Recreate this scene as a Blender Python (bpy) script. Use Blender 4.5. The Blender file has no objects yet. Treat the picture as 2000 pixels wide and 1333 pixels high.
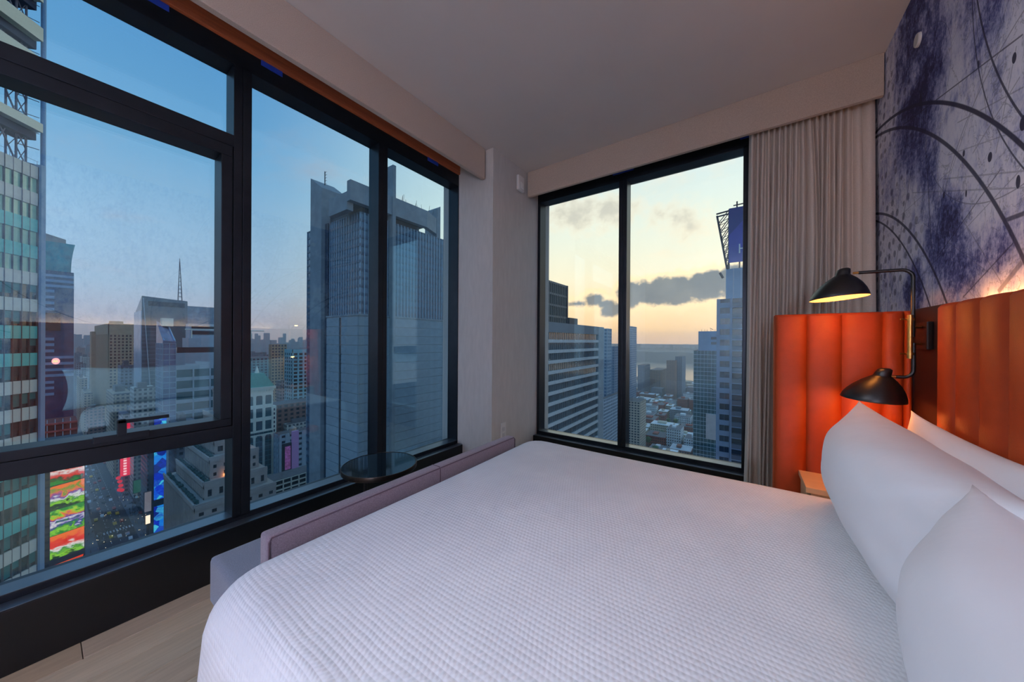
import bpy, bmesh, math, random
from mathutils import Vector, Matrix
random.seed(7)
SC = bpy.context.scene
COL = SC.collection
K = 1.36                       # eye height in metres; room sizes below are in eye heights
PI = math.pi
def U(x, y, z): return (x*K, y*K, (z+1)*K)

# ------------------------------------------------------------------ camera
yaw, pitch, roll = math.radians(35.007), math.radians(-0.0834), math.radians(0.3388)
f0 = Vector((-math.sin(yaw), math.cos(yaw), 0)); r0 = Vector((math.cos(yaw), math.sin(yaw), 0)); u0 = Vector((0, 0, 1))
FW = f0*math.cos(pitch)+u0*math.sin(pitch); u2 = u0*math.cos(pitch)-f0*math.sin(pitch)
RT = r0*math.cos(roll)+u2*math.sin(roll); UP = u2*math.cos(roll)-r0*math.sin(roll)
EYE = Vector((0, 0, K)); FPX = 648.3
cam = bpy.data.cameras.new('camera'); co = bpy.data.objects.new('camera', cam); COL.objects.link(co)
cam.sensor_width = 36; cam.lens = 36*FPX/2000; cam.clip_start = 0.02; cam.clip_end = 20000
m = Matrix.Identity(4)
for i in range(3): m[i][0], m[i][1], m[i][2], m[i][3] = RT[i], UP[i], -FW[i], EYE[i]
co.matrix_world = m
SC.camera = co
def ray(u, v): return RT*(u-1000)+UP*(666.5-v)+FW*FPX
SC.view_settings.view_transform = 'Standard'; SC.view_settings.look = 'None'
SC.view_settings.gamma = 1; SC.view_settings.use_curve_mapping = False
SC.view_settings.exposure = 0.80
SC.cycles.use_denoising = True
SC.cycles.max_bounces = 7; SC.cycles.transparent_max_bounces = 12
SC.cycles.sample_clamp_indirect = 6

# ------------------------------------------------------------------ node helpers
def lin(c):
    return tuple(((x/255)/12.92 if x/255 <= .04045 else ((x/255+.055)/1.055)**2.4) for x in c)+(1.0,)
class NT:
    def __init__(s, tree): s.t = tree
    def n(s, typ, **kw):
        nd = s.t.nodes.new(typ)
        for k, v in kw.items(): setattr(nd, k, v)
        return nd
    def set(s, sock, v):
        if isinstance(v, bpy.types.NodeSocket): s.t.links.new(v, sock)
        else: sock.default_value = v
    def math(s, op, a, b=0.0, c=0.0, clamp=False):
        nd = s.n('ShaderNodeMath', operation=op, use_clamp=clamp)
        s.set(nd.inputs[0], a); s.set(nd.inputs[1], b); s.set(nd.inputs[2], c)
        return nd.outputs[0]
    def vm(s, op, a, b=(0, 0, 0)):
        nd = s.n('ShaderNodeVectorMath', operation=op)
        s.set(nd.inputs[0], a); s.set(nd.inputs[1], b)
        return nd.outputs['Value'] if op in ('DOT_PRODUCT', 'LENGTH', 'DISTANCE') else nd.outputs[0]
    def sstep(s, x, a, b):
        nd = s.n('ShaderNodeMapRange', interpolation_type='SMOOTHSTEP')
        s.set(nd.inputs[0], x); nd.inputs[1].default_value = a; nd.inputs[2].default_value = b
        return nd.outputs[0]
    def ramp(s, x, pts):
        nd = s.n('ShaderNodeValToRGB'); cr = nd.color_ramp
        while len(cr.elements) < len(pts): cr.elements.new(0.5)
        for e, (p, c) in zip(cr.elements, pts): e.position = p; e.color = c
        s.set(nd.inputs[0], x); return nd.outputs[0]
    def mix(s, fac, a, b, blend='MIX'):
        nd = s.n('ShaderNodeMix', data_type='RGBA', blend_type=blend)
        s.set(nd.inputs[0], fac); s.set(nd.inputs[6], a); s.set(nd.inputs[7], b)
        return nd.outputs[2]
    def noise(s, vec, scale, detail=3, rough=.55, dist=0.0):
        nd = s.n('ShaderNodeTexNoise'); s.set(nd.inputs['Vector'], vec)
        nd.inputs['Scale'].default_value = scale; nd.inputs['Detail'].default_value = detail
        nd.inputs['Roughness'].default_value = rough; nd.inputs['Distortion'].default_value = dist
        return nd.outputs[0]
    def vmap(s, vec, scale=(1, 1, 1), loc=(0, 0, 0), rot=(0, 0, 0)):
        nd = s.n('ShaderNodeMapping'); s.set(nd.inputs[0], vec)
        nd.inputs[1].default_value = loc; nd.inputs[2].default_value = rot; nd.inputs[3].default_value = scale
        return nd.outputs[0]
MATS = {}
ALB = 1.0
def linA(c): return tuple(min(.9, x*ALB) for x in lin(c)[:3])+(1.0,)
def mat(name, col, rough=.6, metal=0.0, var=.12, vscale=6.0, stretch=(1, 1, 1), bump=0.0, bscale=60.0, bstretch=(1, 1, 1),
        emit=None, estr=0.0, spec=.5, sheen=0.0, coat=0.0):
    """procedural Principled material: base colour broken up by noise, optional fine relief"""
    if name in MATS: return MATS[name]
    mt = bpy.data.materials.new(name); mt.use_nodes = True; t = NT(mt.node_tree)
    b = mt.node_tree.nodes['Principled BSDF']
    tc = t.n('ShaderNodeTexCoord').outputs['Object']
    nz = t.noise(t.vmap(tc, stretch), vscale)
    c = linA(col)
    d = tuple(x*(1-var) for x in c[:3])+(1,); l = tuple(min(1, x*(1+var)) for x in c[:3])+(1,)
    t.set(b.inputs['Base Color'], t.ramp(nz, [(.3, d), (.7, l)]))
    b.inputs['Roughness'].default_value = rough; b.inputs['Metallic'].default_value = metal
    b.inputs['Specular IOR Level'].default_value = spec
    b.inputs['Sheen Weight'].default_value = sheen; b.inputs['Coat Weight'].default_value = coat
    if bump:
        bn = t.n('ShaderNodeBump'); bn.inputs['Strength'].default_value = bump; bn.inputs['Distance'].default_value = .01
        t.set(bn.inputs['Height'], t.noise(t.vmap(tc, bstretch), bscale, 4)); t.set(b.inputs['Normal'], bn.outputs[0])
    if emit:
        b.inputs['Emission Color'].default_value = lin(emit); b.inputs['Emission Strength'].default_value = estr
    MATS[name] = mt
    return mt
def emat(name, col, s):
    if name in MATS: return MATS[name]
    mt = bpy.data.materials.new(name); mt.use_nodes = True; nt = mt.node_tree; t = NT(nt)
    nt.nodes.remove(nt.nodes['Principled BSDF'])
    e = t.n('ShaderNodeEmission'); e.inputs[0].default_value = lin(col); e.inputs[1].default_value = s
    t.set(nt.nodes['Material Output'].inputs[0], e.outputs[0]); MATS[name] = mt
    return mt
def glass_mat(name, tint, f0=.07, gl=(1, 1, 1, 1)):
    mt = bpy.data.materials.new(name); mt.use_nodes = True; nt = mt.node_tree; t = NT(nt)
    nt.nodes.remove(nt.nodes['Principled BSDF'])
    g = t.n('ShaderNodeNewGeometry')
    c = t.math('ABSOLUTE', t.vm('DOT_PRODUCT', g.outputs['Normal'], g.outputs['Incoming']))
    fr = t.math('MULTIPLY_ADD', t.math('POWER', t.math('SUBTRACT', 1.0, c), 5.0), 1-f0, f0)
    dirt = t.noise(t.vmap(t.n('ShaderNodeTexCoord').outputs['Object'], (1, 1, .35)), 3.0, 5)
    tr = t.n('ShaderNodeBsdfTransparent')
    t.set(tr.inputs[0], t.ramp(dirt, [(.3, tuple(x*.985 for x in tint[:3])+(1,)), (.7, tint)]))
    gs = t.n('ShaderNodeBsdfGlossy'); gs.inputs[0].default_value = gl; gs.inputs[1].default_value = 0.0
    mx = t.n('ShaderNodeMixShader'); t.set(mx.inputs[0], fr); t.set(mx.inputs[1], tr.outputs[0]); t.set(mx.inputs[2], gs.outputs[0])
    t.set(nt.nodes['Material Output'].inputs[0], mx.outputs[0])
    MATS[name] = mt
    return mt

# ------------------------------------------------------------------ world: dusk sky, warm towards the hidden sun, blue away from it
SKY = 0.92
SUN = Vector((-.189, .981, .038)).normalized()
SR = Vector((SUN.y, -SUN.x, 0)).normalized()         # to the right of the sun, level
w = bpy.data.worlds.new('dusk_sky'); SC.world = w; w.use_nodes = True
t = NT(w.node_tree); bg = w.node_tree.nodes['Background']
D = t.vm('NORMALIZE', t.n('ShaderNodeTexCoord').outputs['Generated'])
sx = t.n('ShaderNodeSeparateXYZ'); t.set(sx.inputs[0], D); dz = sx.outputs[2]
cool = t.ramp(dz, [(0.0, lin((150, 146, 158))), (.04, lin((166, 158, 170))), (.11, lin((150, 165, 184))), (.22, lin((138, 165, 190))),
                   (.38, lin((104, 152, 188))), (.55, lin((84, 138, 184))), (1.0, lin((74, 124, 176)))])
warm = t.ramp(dz, [(0.0, lin((226, 188, 156))), (.03, lin((246, 204, 150))), (.09, lin((248, 214, 166))), (.18, lin((232, 222, 192))),
                   (.32, lin((212, 219, 206))), (.46, lin((192, 209, 212))), (.62, lin((160, 190, 204))), (1.0, lin((84, 126, 170)))])
dh = t.vm('NORMALIZE', t.vm('MULTIPLY', D, (1, 1, 0)))
az = t.vm('DOT_PRODUCT', dh, tuple(Vector((SUN.x, SUN.y, 0)).normalized()))
sky = t.mix(t.sstep(az, .42, .97), cool, warm)
# thin high cloud everywhere
zc = t.math('ADD', t.math('ABSOLUTE', dz), .12)
dv = t.n('ShaderNodeVectorMath', operation='DIVIDE'); t.set(dv.inputs[0], D)
cz = t.n('ShaderNodeCombineXYZ'); [t.set(cz.inputs[i], zc) for i in range(3)]; t.set(dv.inputs[1], cz.outputs[0])
cn = t.noise(t.vmap(dv.outputs[0], (1, 1, .2), (3.1, 7.7, 0)), 1.7, 7, .62, .3)
cloudcol = t.mix(t.sstep(az, .5, .97), lin((158, 158, 172)), lin((244, 214, 178)))
sky = t.mix(t.math('MULTIPLY', t.sstep(cn, .54, .80), t.math('MULTIPLY', t.sstep(dz, .02, .16), .55)), sky, cloudcol)
darkc = t.mix(t.sstep(az, .5, .97), lin((132, 146, 166)), lin((158, 152, 142)))
sky = t.mix(t.math('MULTIPLY', t.sstep(cn, .64, .80), t.math('MULTIPLY', t.sstep(dz, .04, .2), .5)), sky, darkc)
# a bank of cumulus in front of the sun and a ragged cloud up and left of it
ds = t.vm('DOT_PRODUCT', D, tuple(SUN))
px_ = t.math('DIVIDE', t.vm('DOT_PRODUCT', D, tuple(SR)), ds); pz_ = t.math('DIVIDE', dz, ds)
cp = t.n('ShaderNodeCombineXYZ'); t.set(cp.inputs[0], px_); t.set(cp.inputs[1], pz_)
wob = t.noise(cp.outputs[0], 24, 6, .62); wob2 = t.noise(cp.outputs[0], 9, 3)
def bank(pts, edge, wamp):
    dmin = None
    for (a, b, rx, rz) in pts:
        xx = t.math('DIVIDE', t.math('SUBTRACT', px_, a), rx); zz = t.math('DIVIDE', t.math('SUBTRACT', pz_, b), rz)
        d = t.math('MULTIPLY', t.math('SUBTRACT', t.math('SQRT', t.math('ADD', t.math('MULTIPLY', xx, xx), t.math('MULTIPLY', zz, zz))), 1.0), min(rx, rz))
        dmin = d if dmin is None else t.math('SMOOTH_MIN', dmin, d, .004)
    d = t.math('ADD', dmin, t.math('MULTIPLY', t.math('SUBTRACT', wob, .5), wamp))
    return d
front = t.math('GREATER_THAN', ds, .3)
d1 = bank([(-.075, .133, .040, .036), (-.04, .146, .022, .022), (-.005, .137, .036, .036), (.012, .156, .018, .018), (.045, .136, .036, .040), (.058, .156, .018, .016), (.09, .146, .032, .034), (.125, .155, .034, .034), (.165, .155, .04, .04), (.0, .116, .09, .014), (.10, .124, .06, .014), (-.180, .124, .026, .020), (-.145, .108, .026, .010), (-.128, .090, .032, .020), (-.235, .113, .034, .005)], 0, .040)
m1 = t.math('MULTIPLY', front, t.math('SUBTRACT', 1.0, t.sstep(d1, -.006, .006)))
rim = t.math('MULTIPLY', front, t.math('SUBTRACT', 1.0, t.sstep(t.math('ABSOLUTE', t.math('SUBTRACT', d1, .006)), .002, .014)))
sky = t.mix(t.math('MULTIPLY', rim, .75), sky, lin((255, 222, 172)))
sky = t.mix(t.math('MULTIPLY', m1, .93), sky, t.mix(t.sstep(wob2, .35, .65), lin((94, 104, 114)), lin((114, 120, 124))))
d2 = bank([(-.24, .385, .075, .05), (-.13, .375, .075, .045), (-.18, .36, .10, .03), (.035, .335, .05, .03), (.075, .30, .04, .018)], 0, .13)
m2 = t.math('MULTIPLY', front, t.math('SUBTRACT', 1.0, t.sstep(d2, -.05, .035)))
sky = t.mix(t.math('MULTIPLY', m2, .8), sky, t.mix(t.sstep(d2, -.045, .015), lin((186, 178, 164)), lin((242, 218, 184))))
t.set(bg.inputs[0], sky); bg.inputs[1].default_value = SKY

# ------------------------------------------------------------------ unseen fill lights added to brighten the room, plus a warm lamp behind
def area(name, loc, size, power, col, rot=(0, 0, 0), size_y=None):
    l = bpy.data.lights.new(name, 'AREA'); l.energy = power; l.color = lin(col)[:3]; l.size = size
    if size_y: l.shape = 'RECTANGLE'; l.size_y = size_y
    o = bpy.data.objects.new(name, l); COL.objects.link(o); o.location = loc; o.rotation_euler = rot
    return o
area('bed_fill_area', U(-.62, -.95, 1.385), 1.5, 36, (178, 206, 255), (math.radians(-24), 0, 0), 1.2)  # added fill that brightens the bed, no real fixture
area('entry_downlight', U(.15, -1.5, 1.385), .5, 24, (255, 200, 160), (math.radians(-30), 0, 0))

l_ = bpy.data.lights.new('room_fill_point', 'POINT'); l_.energy = 68; l_.color = lin((206, 220, 255))[:3]; l_.shadow_soft_size = .15  # added ambient fill for ceiling, walls and curtain
o_ = bpy.data.objects.new('room_fill_point', l_); COL.objects.link(o_); o_.location = U(.30, -2.0, .15)
def spot(name, loc, aim, power, col, cone, blend=.6, rad=.2):
    l = bpy.data.lights.new(name, 'SPOT'); l.energy = power; l.color = lin(col)[:3]; l.spot_size = math.radians(cone); l.spot_blend = blend; l.shadow_soft_size = rad
    o = bpy.data.objects.new(name, l); COL.objects.link(o); o.location = loc
    o.rotation_euler = (Vector(aim)-Vector(loc)).to_track_quat('-Z', 'Y').to_euler()
spot('mural_fill_spot', U(-1.25, -.75, 1.33), U(.5, -.12, .10), 105, (226, 228, 240), 88, .7)  # added unseen spot, aimed to brighten the mural
# ------------------------------------------------------------------ mesh helpers
ORIG = {}
def prop(o, label=None, cat=None, group=None, kind=None):
    if label: o['label'] = label
    if cat: o['category'] = cat
    if group: o['group'] = group
    if kind: o['kind'] = kind
    return o
def thing(name, loc, label=None, cat=None, group=None, kind=None, parent=None):
    o = bpy.data.objects.new(name, None); COL.objects.link(o); o.empty_display_size = .1
    base = ORIG.get(parent.name, Vector((0, 0, 0))) if parent else Vector((0, 0, 0))
    o.location = Vector(loc)-base
    if parent: o.parent = parent
    ORIG[o.name] = Vector(loc)
    return prop(o, label, cat, group, kind)
class MB:
    def __init__(s): s.v = []; s.f = []
    def add(s, vs, fs):
        k = len(s.v); s.v += [tuple(p) for p in vs]; s.f += [tuple(i+k for i in f) for f in fs]; return s
    def box(s, a, b):
        x0, x1 = sorted((a[0], b[0])); y0, y1 = sorted((a[1], b[1])); z0, z1 = sorted((a[2], b[2]))
        return s.add([(x0, y0, z0), (x1, y0, z0), (x1, y1, z0), (x0, y1, z0), (x0, y0, z1), (x1, y0, z1), (x1, y1, z1), (x0, y1, z1)],
                     [(0, 3, 2, 1), (4, 5, 6, 7), (0, 1, 5, 4), (1, 2, 6, 5), (2, 3, 7, 6), (3, 0, 4, 7)])
    def ubox(s, x0, x1, y0, y1, z0, z1): return s.box(U(x0, y0, z0), U(x1, y1, z1))
    def prism(s, poly, h0, h1, axis='z'):
        n = len(poly)
        P = (lambda a, b, h: (a, b, h)) if axis == 'z' else ((lambda a, b, h: (h, a, b)) if axis == 'x' else (lambda a, b, h: (a, h, b)))
        return s.add([P(a, b, h0) for a, b in poly]+[P(a, b, h1) for a, b in poly],
                     [tuple(range(n))[::-1], tuple(range(n, 2*n))]+[(i, (i+1) % n, n+(i+1) % n, n+i) for i in range(n)])
    def frame_at(s, d):
        d = d.normalized(); a = Vector((0, 0, 1)) if abs(d.z) < .9 else Vector((1, 0, 0))
        x = d.cross(a).normalized(); return x, d.cross(x).normalized()
    def tube(s, path, r, n=10, caps=True):
        P = [Vector(p) for p in path]; k0 = len(s.v); vs = []; fs = []
        rr = r if isinstance(r, (list, tuple)) else [r]*len(P)
        x = None
        for i, p in enumerate(P):
            d = (P[min(i+1, len(P)-1)]-P[max(i-1, 0)]).normalized()
            if x is None: x, y = s.frame_at(d)
            else:
                x = (x-d*x.dot(d)).normalized(); y = d.cross(x)
            vs += [p+(x*math.cos(2*PI*j/n)+y*math.sin(2*PI*j/n))*rr[i] for j in range(n)]
        for i in range(len(P)-1):
            for j in range(n):
                fs.append((i*n+j, i*n+(j+1) % n, (i+1)*n+(j+1) % n, (i+1)*n+j))
        if caps: fs += [tuple(range(n))[::-1], tuple((len(P)-1)*n+j for j in range(n))]
        return s.add(vs, fs)
    def bar(s, a, b, wdt): return s.tube([a, b], wdt*.7, 4)
    def lathe(s, prof, c, n=32, axis=None, closed=False):
        """profile of (radius, height) turned about an axis through c"""
        ax = Vector(axis or (0, 0, 1)).normalized(); x, y = s.frame_at(ax); vs = []; fs = []; c = Vector(c)
        for r, h in prof: vs += [c+ax*h+(x*math.cos(2*PI*j/n)+y*math.sin(2*PI*j/n))*max(r, 1e-5) for j in range(n)]
        m_ = len(prof)
        for i in range(m_-1 if not closed else m_):
            for j in range(n):
                a, b = i*n, ((i+1) % m_)*n
                fs.append((a+j, a+(j+1) % n, b+(j+1) % n, b+j))
        return s.add(vs, fs)
    def grid(s, fn, nu, nv, wrap=False):
        vs = [fn(i/nu, j/nv) for i in range(nu+1) for j in range(nv+1)]
        return s.add(vs, [(i*(nv+1)+j, i*(nv+1)+j+1, (i+1)*(nv+1)+j+1, (i+1)*(nv+1)+j) for i in range(nu) for j in range(nv)])
    def build(s, name, material, parent=None, smooth=False, bevel=0.0, bseg=2, merge=False, origin=None, kind=None, autosmooth=None, label=None):
        base = ORIG.get(parent.name, Vector((0, 0, 0))) if parent else Vector((0, 0, 0))
        if origin is None:
            xs = [p[0] for p in s.v]; ys = [p[1] for p in s.v]; zs = [p[2] for p in s.v]
            origin = Vector(((min(xs)+max(xs))/2, (min(ys)+max(ys))/2, min(zs)))
        origin = Vector(origin)
        me = bpy.data.meshes.new(name); me.from_pydata([Vector(p)-origin for p in s.v], [], s.f)
        bm = bmesh.new(); bm.from_mesh(me)
        if merge: bmesh.ops.remove_doubles(bm, verts=bm.verts, dist=1e-4)
        bmesh.ops.recalc_face_normals(bm, faces=bm.faces)
        if bevel: bmesh.ops.bevel(bm, geom=bm.edges[:], offset=bevel, segments=bseg, affect='EDGES', profile=.7)
        if smooth:
            for f in bm.faces: f.smooth = True
            if autosmooth:
                for e in bm.edges:
                    if len(e.link_faces) == 2 and e.calc_face_angle(0) > autosmooth: e.smooth = False
        bm.to_mesh(me); bm.free()
        me.materials.append(material)
        o = bpy.data.objects.new(name, me); COL.objects.link(o)
        o.location = origin-base
        if parent: o.parent = parent
        ORIG[o.name] = origin
        if kind: o['kind'] = kind
        if label: o['label'] = label
        return o
def copy_obj(o, parent=None, loc=None):
    c = o.copy(); COL.objects.link(c)
    if parent: c.parent = parent
    if loc is not None: c.location = loc
    return c
def struct(name, mb, material, **kw):
    return prop(mb.build(name, material, **kw), kind='structure')

# ------------------------------------------------------------------ room shell
m_ceil = mat('ceiling_paint', (206, 198, 190), .9, var=.02, vscale=2)
m_wall = mat('wall_covering', (196, 190, 182), .85, var=.05, vscale=30, stretch=(1, 1, .2), bump=.15, bscale=160)
m_val = mat('oatmeal_fabric', (186, 166, 148), .95, var=.16, vscale=320, bump=.35, bscale=420, sheen=.2)
m_frame = mat('dark_bronze_frame', (46, 50, 56), .36, metal=.75, var=.12, vscale=8)
m_cap = mat('anodised_sill_cap', (118, 126, 134), .30, metal=.85, var=.06, vscale=8)
m_kick = mat('black_sill_panel', (14, 15, 18), .30, var=.15, vscale=5)
m_wood = mat('cherry_wood', (176, 92, 54), .5, var=.22, vscale=5, stretch=(14, .6, 14), bump=.1, bscale=8, bstretch=(20, 1, 20))
HC = 1.393
XF, XG, XL = -1.83, -1.905, -1.777
YB, YG = 2.512, 2.582
XW = .545
struct('ceiling', MB().ubox(-2.0, .62, -2.6, 2.72, HC, HC+.06), m_ceil)
fl = struct('floor', MB().ubox(-2.0, .62, -2.6, 2.72, -1.08, -1.012), mat('floor_screed', (60, 54, 48), .9))
pw = .118
for i in range(20):
    x0 = -1.80+i*pw
    if x0 > .55: break
    off = (.083, -.31, .62, -.12, .44, -.55)[i % 6]
    cuts = [-2.6]+[c for c in (off-1.6, off, off+1.55) if -2.5 < c < 2.6]+[2.7]
    for a, b in zip(cuts, cuts[1:]):
        tone = random.choice([(188, 166, 136), (180, 157, 128), (196, 174, 144), (184, 164, 138)])
        MB().ubox(x0+.0012, x0+pw-.0012, a+.001, b-.001, -1.02, -1.0).build('plank', mat('oak_%d_%d_%d' % tone, tone, .42, var=.1, vscale=4, stretch=(14, 1.2, 1), bump=.06, bscale=9, bstretch=(26, 1.4, 1)), fl, bevel=.0015, bseg=1)
struct('wall_front', MB().ubox(-2.0, .62, -2.62, -2.52, -1.01, HC), m_wall)
struct('wall_left', MB().ubox(-2.0, -1.80, -2.52, -1.42, -1.01, HC), m_wall)
cw = struct('wall_corner', MB().ubox(-2.0, -1.491, 1.88, 2.72, -1.01, HC), m_wall)
struct('wall_back', MB().ubox(.03, .62, 2.50, 2.72, -1.01, HC), m_wall)
struct('wall_head', MB().ubox(-1.491, .03, 2.52, 2.72, 1.25, HC), m_wall)
struct('wall_upper', MB().ubox(-2.0, -1.84, -1.42, 1.88, 1.30, HC), m_wall)
struct('trim_1', MB().ubox(-1.58, -1.552, -1.42, 1.862, 1.172, HC-.0005), m_val, bevel=.006)
struct('trim_2', MB().ubox(-1.477, .541, 2.32, 2.345, 1.188, HC-.0005), m_val, bevel=.006)
struct('trim_3', MB().ubox(-1.835, -1.815, -1.42, 1.878, 1.286, HC), m_wood, bevel=.004)

def mural_material():
    mt = bpy.data.materials.new('ink_mural'); mt.use_nodes = True; t = NT(mt.node_tree); b = mt.node_tree.nodes['Principled BSDF']
    g = t.n('ShaderNodeNewGeometry').outputs['Position']
    s = t.n('ShaderNodeSeparateXYZ'); t.set(s.inputs[0], g)
    y = t.math('DIVIDE', s.outputs[1], K); z = t.math('SUBTRACT', t.math('DIVIDE', s.outputs[2], K), 1.0)
    c = t.n('ShaderNodeCombineXYZ'); t.set(c.inputs[0], y); t.set(c.inputs[1], z); P = c.outputs[0]
    n1 = t.noise(P, 3.2, 8, .66, .6); n2 = t.noise(t.vmap(P, (3, 1, 1), rot=(0, 0, .5)), 9, 6, .7); n3 = t.noise(P, 46, 4, .7)
    def blob(cy, cz, ry, rz):
        a = t.math('DIVIDE', t.math('SUBTRACT', y, cy), ry); b_ = t.math('DIVIDE', t.math('SUBTRACT', z, cz), rz)
        return t.math('SUBTRACT', 1.0, t.sstep(t.math('ADD', t.math('MULTIPLY', a, a), t.math('MULTIPLY', b_, b_)), 0.0, 1.0))
    ink = t.math('MULTIPLY', blob(1.95, 1.12, .30, .52), 1.05)
    for bl, k in (((1.74, .36, .17, .17), .75), ((1.66, .25, .20, .13), .5), ((1.98, .2, .12, .16), .8), ((1.52, 1.15, .22, .4), .55), ((1.86, .62, .10, .2), .45), ((1.45, .26, .12, .1), .35)):
        ink = t.math('MAXIMUM', ink, t.math('MULTIPLY', blob(*bl), k))
    ink = t.math('MULTIPLY', ink, t.sstep(t.math('ADD', t.math('MULTIPLY', n1, .75), t.math('MULTIPLY', n2, .35)), .30, .66))
    ink = t.math('ADD', ink, t.math('MULTIPLY', t.sstep(t.math('MULTIPLY', t.math('ADD', n1, n2), .5), .44, .66), .42))
    n4 = t.noise(t.vmap(P, (1.6, .7, 1), rot=(0, 0, .35)), 95, 3, .8)
    ink = t.math('MULTIPLY', ink, t.math('MULTIPLY_ADD', t.math('ADD', n3, n4), 1.9, -.95), clamp=True)
    ink = t.math('ADD', ink, t.math('MULTIPLY', t.sstep(n4, .5, .75), .12))
    col = t.ramp(ink, [(0.0, lin((236, 234, 244))), (.25, lin((178, 180, 212))), (.55, lin((98, 104, 160))), (1.0, lin((36, 36, 86)))])
    # printed dots along the left of the print
    vo = t.n('ShaderNodeTexVoronoi'); vo.inputs['Scale'].default_value = 1.0; vo.inputs['Randomness'].default_value = .35
    t.set(vo.inputs['Vector'], t.vmap(P, (17, 17, 1), rot=(0, 0, .12)))
    dots = t.math('SUBTRACT', 1.0, t.sstep(vo.outputs['Distance'], .22, .32))
    dots = t.math('MULTIPLY', dots, t.math('MAXIMUM', t.sstep(y, 1.80, 2.02), t.math('MULTIPLY', t.sstep(n1, .52, .6), .4)))
    col = t.mix(t.math('MULTIPLY', dots, .6), col, lin((52, 46, 92)))
    line = None
    def acc(v):
        nonlocal line
        line = v if line is None else t.math('MAXIMUM', line, v)
    for cy, cz, r, wd, k in ((2.736, -.741, 1.839, .0085, .95), (2.944, -.728, 1.845, .0085, .9), (2.797, -.598, 1.303, .0075, .9), (2.921, -.596, 1.306, .006, .9),
                             (.592, 1.05, .988, .003, .85), (.279, 1.285, 1.308, .0045, .9), (1.4, .9, .52, .0022, .5), (1.2, .2, .62, .0026, .5), (1.9, .95, .2, .0018, .4), (2.3, .5, .52, .002, .45)):
        d = t.math('ABSOLUTE', t.math('SUBTRACT', t.vm('DISTANCE', P, (cy, cz, 0)), r))
        acc(t.math('MULTIPLY', t.math('SUBTRACT', 1.0, t.sstep(d, wd*.55, wd)), k))
    segs = [(1.359, 0.745, 2.104, 0.924, .003, .75), (1.442, .454, 1.773, .303, .0026, .7), (1.379, .254, 1.618, .14, .003, .7), (2.015, .693, 2.234, .208, .0028, .8), (1.868, .639, 1.83, .337, .0026, .9),
            (1.889, 1.021, 1.877, .642, .0026, .8), (2.075, 1.4, 2.062, 1.268, .004, .9), (1.356, .196, 1.446, .135, .010, .6), (1.418, .315, 1.35, .311, .008, .8), (2.001, .6, 1.351, .373, .003, .35),
            (1.748, .553, 1.351, .413, .003, .35), (2.119, .789, 1.929, .899, .002, .6), (1.382, .734, 1.461, .506, .002, .5), (1.571, .557, 1.368, .649, .0025, .45), (1.719, .491, 1.424, .147, .0024, .4),
            (2.002, .225, 1.36, .422, .002, .4), (1.658, .694, 1.355, .616, .0025, .4), (2.114, .547, 1.688, .562, .002, .35), (1.30, .5, 1.72, .62, .0022, .35), (1.5, .2, 1.9, .45, .002, .35), (1.3, 1.0, 1.7, .55, .002, .45), (1.62, 1.3, 1.5, .6, .002, .5)]
    for y0, z0, y1, z1, wd, k in segs:
        L = math.hypot(y1-y0, z1-z0); dy, dz_ = (y1-y0)/L, (z1-z0)/L
        rel = t.vm('SUBTRACT', P, (y0, z0, 0))
        al = t.vm('DOT_PRODUCT', rel, (dy, dz_, 0)); pe = t.math('ABSOLUTE', t.vm('DOT_PRODUCT', rel, (-dz_, dy, 0)))
        ins = t.math('LESS_THAN', t.math('ABSOLUTE', t.math('SUBTRACT', al, L/2)), L/2)
        acc(t.math('MULTIPLY', t.math('MULTIPLY', t.math('SUBTRACT', 1.0, t.sstep(pe, wd*.5, wd)), ins), k))
    for cy, cz, ry, rz in ((1.487, .508, .012, .016), (1.742, .497, .008, .013), (1.62, .58, .008, .012), (1.39, .71, .010, .016), (1.545, .80, .007, .014), (1.715, .43, .006, .011), (1.372, .395, .010, .020), (1.93, .93, .012, .035), (1.355, .53, .016, .022), (1.605, .452, .006, .013)):
        acc(t.math('MULTIPLY', t.sstep(blob(cy, cz, ry, rz), .15, .3), .95))
    fine = t.sstep(t.math('ABSOLUTE', t.math('SUBTRACT', t.noise(t.vmap(P, (1, 1, 1), rot=(0, 0, .9)), 7, 5, .6, 1.2), .5)), .012, .004)
    acc(t.math('MULTIPLY', fine, .35))
    col = t.mix(line, col, lin((32, 30, 66)))
    t.set(b.inputs['Base Color'], col); b.inputs['Roughness'].default_value = .7
    return mt
struct('wall_right', MB().ubox(XW, .62, -2.52, 2.72, -1.01, HC), mural_material())

# ------------------------------------------------------------------ window to the avenue (left)
m_g1 = glass_mat('tinted_glass', (.90, .97, .99, 1), .105, (.62, .92, 1.0, 1))
m_g2 = glass_mat('clear_glass', (.96, .98, .98, 1), .065, (.62, .92, 1.0, 1))
W1 = thing('window_1', U(XF, .5, -.805), kind='structure')
def wpart(name, x0, x1, y0, y1, z0, z1, m_=None, b=.004, par=None, **kw):
    return MB().ubox(x0, x1, y0, y1, z0, z1).build(name, m_ or m_frame, par or W1, bevel=b, **kw)
YA = -1.42
wpart('sill', -1.97, XL, YA, 1.889, -1.0, -.805, m_kick, .006)
wpart('bottom_rail', XG-.03, XF, YA, 1.88, -.806, -.7805)
wpart('rail_cap', XG-.002, XF-.002, YA, 1.872, -.7806, -.7785, m_cap, .0005)
wpart('sill_cap', XF, XL-.003, YA, 1.886, -.8052, -.8030, m_cap, .0008)
wpart('header', XG-.03, XF, YA, 1.88, 1.2, 1.286)
wpart('jamb', XG-.03, XF, YA, YA+.05, -.80, 1.22); wpart('jamb', XG-.03, XF, 1.872, 1.8805, -.80, 1.22)
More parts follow.
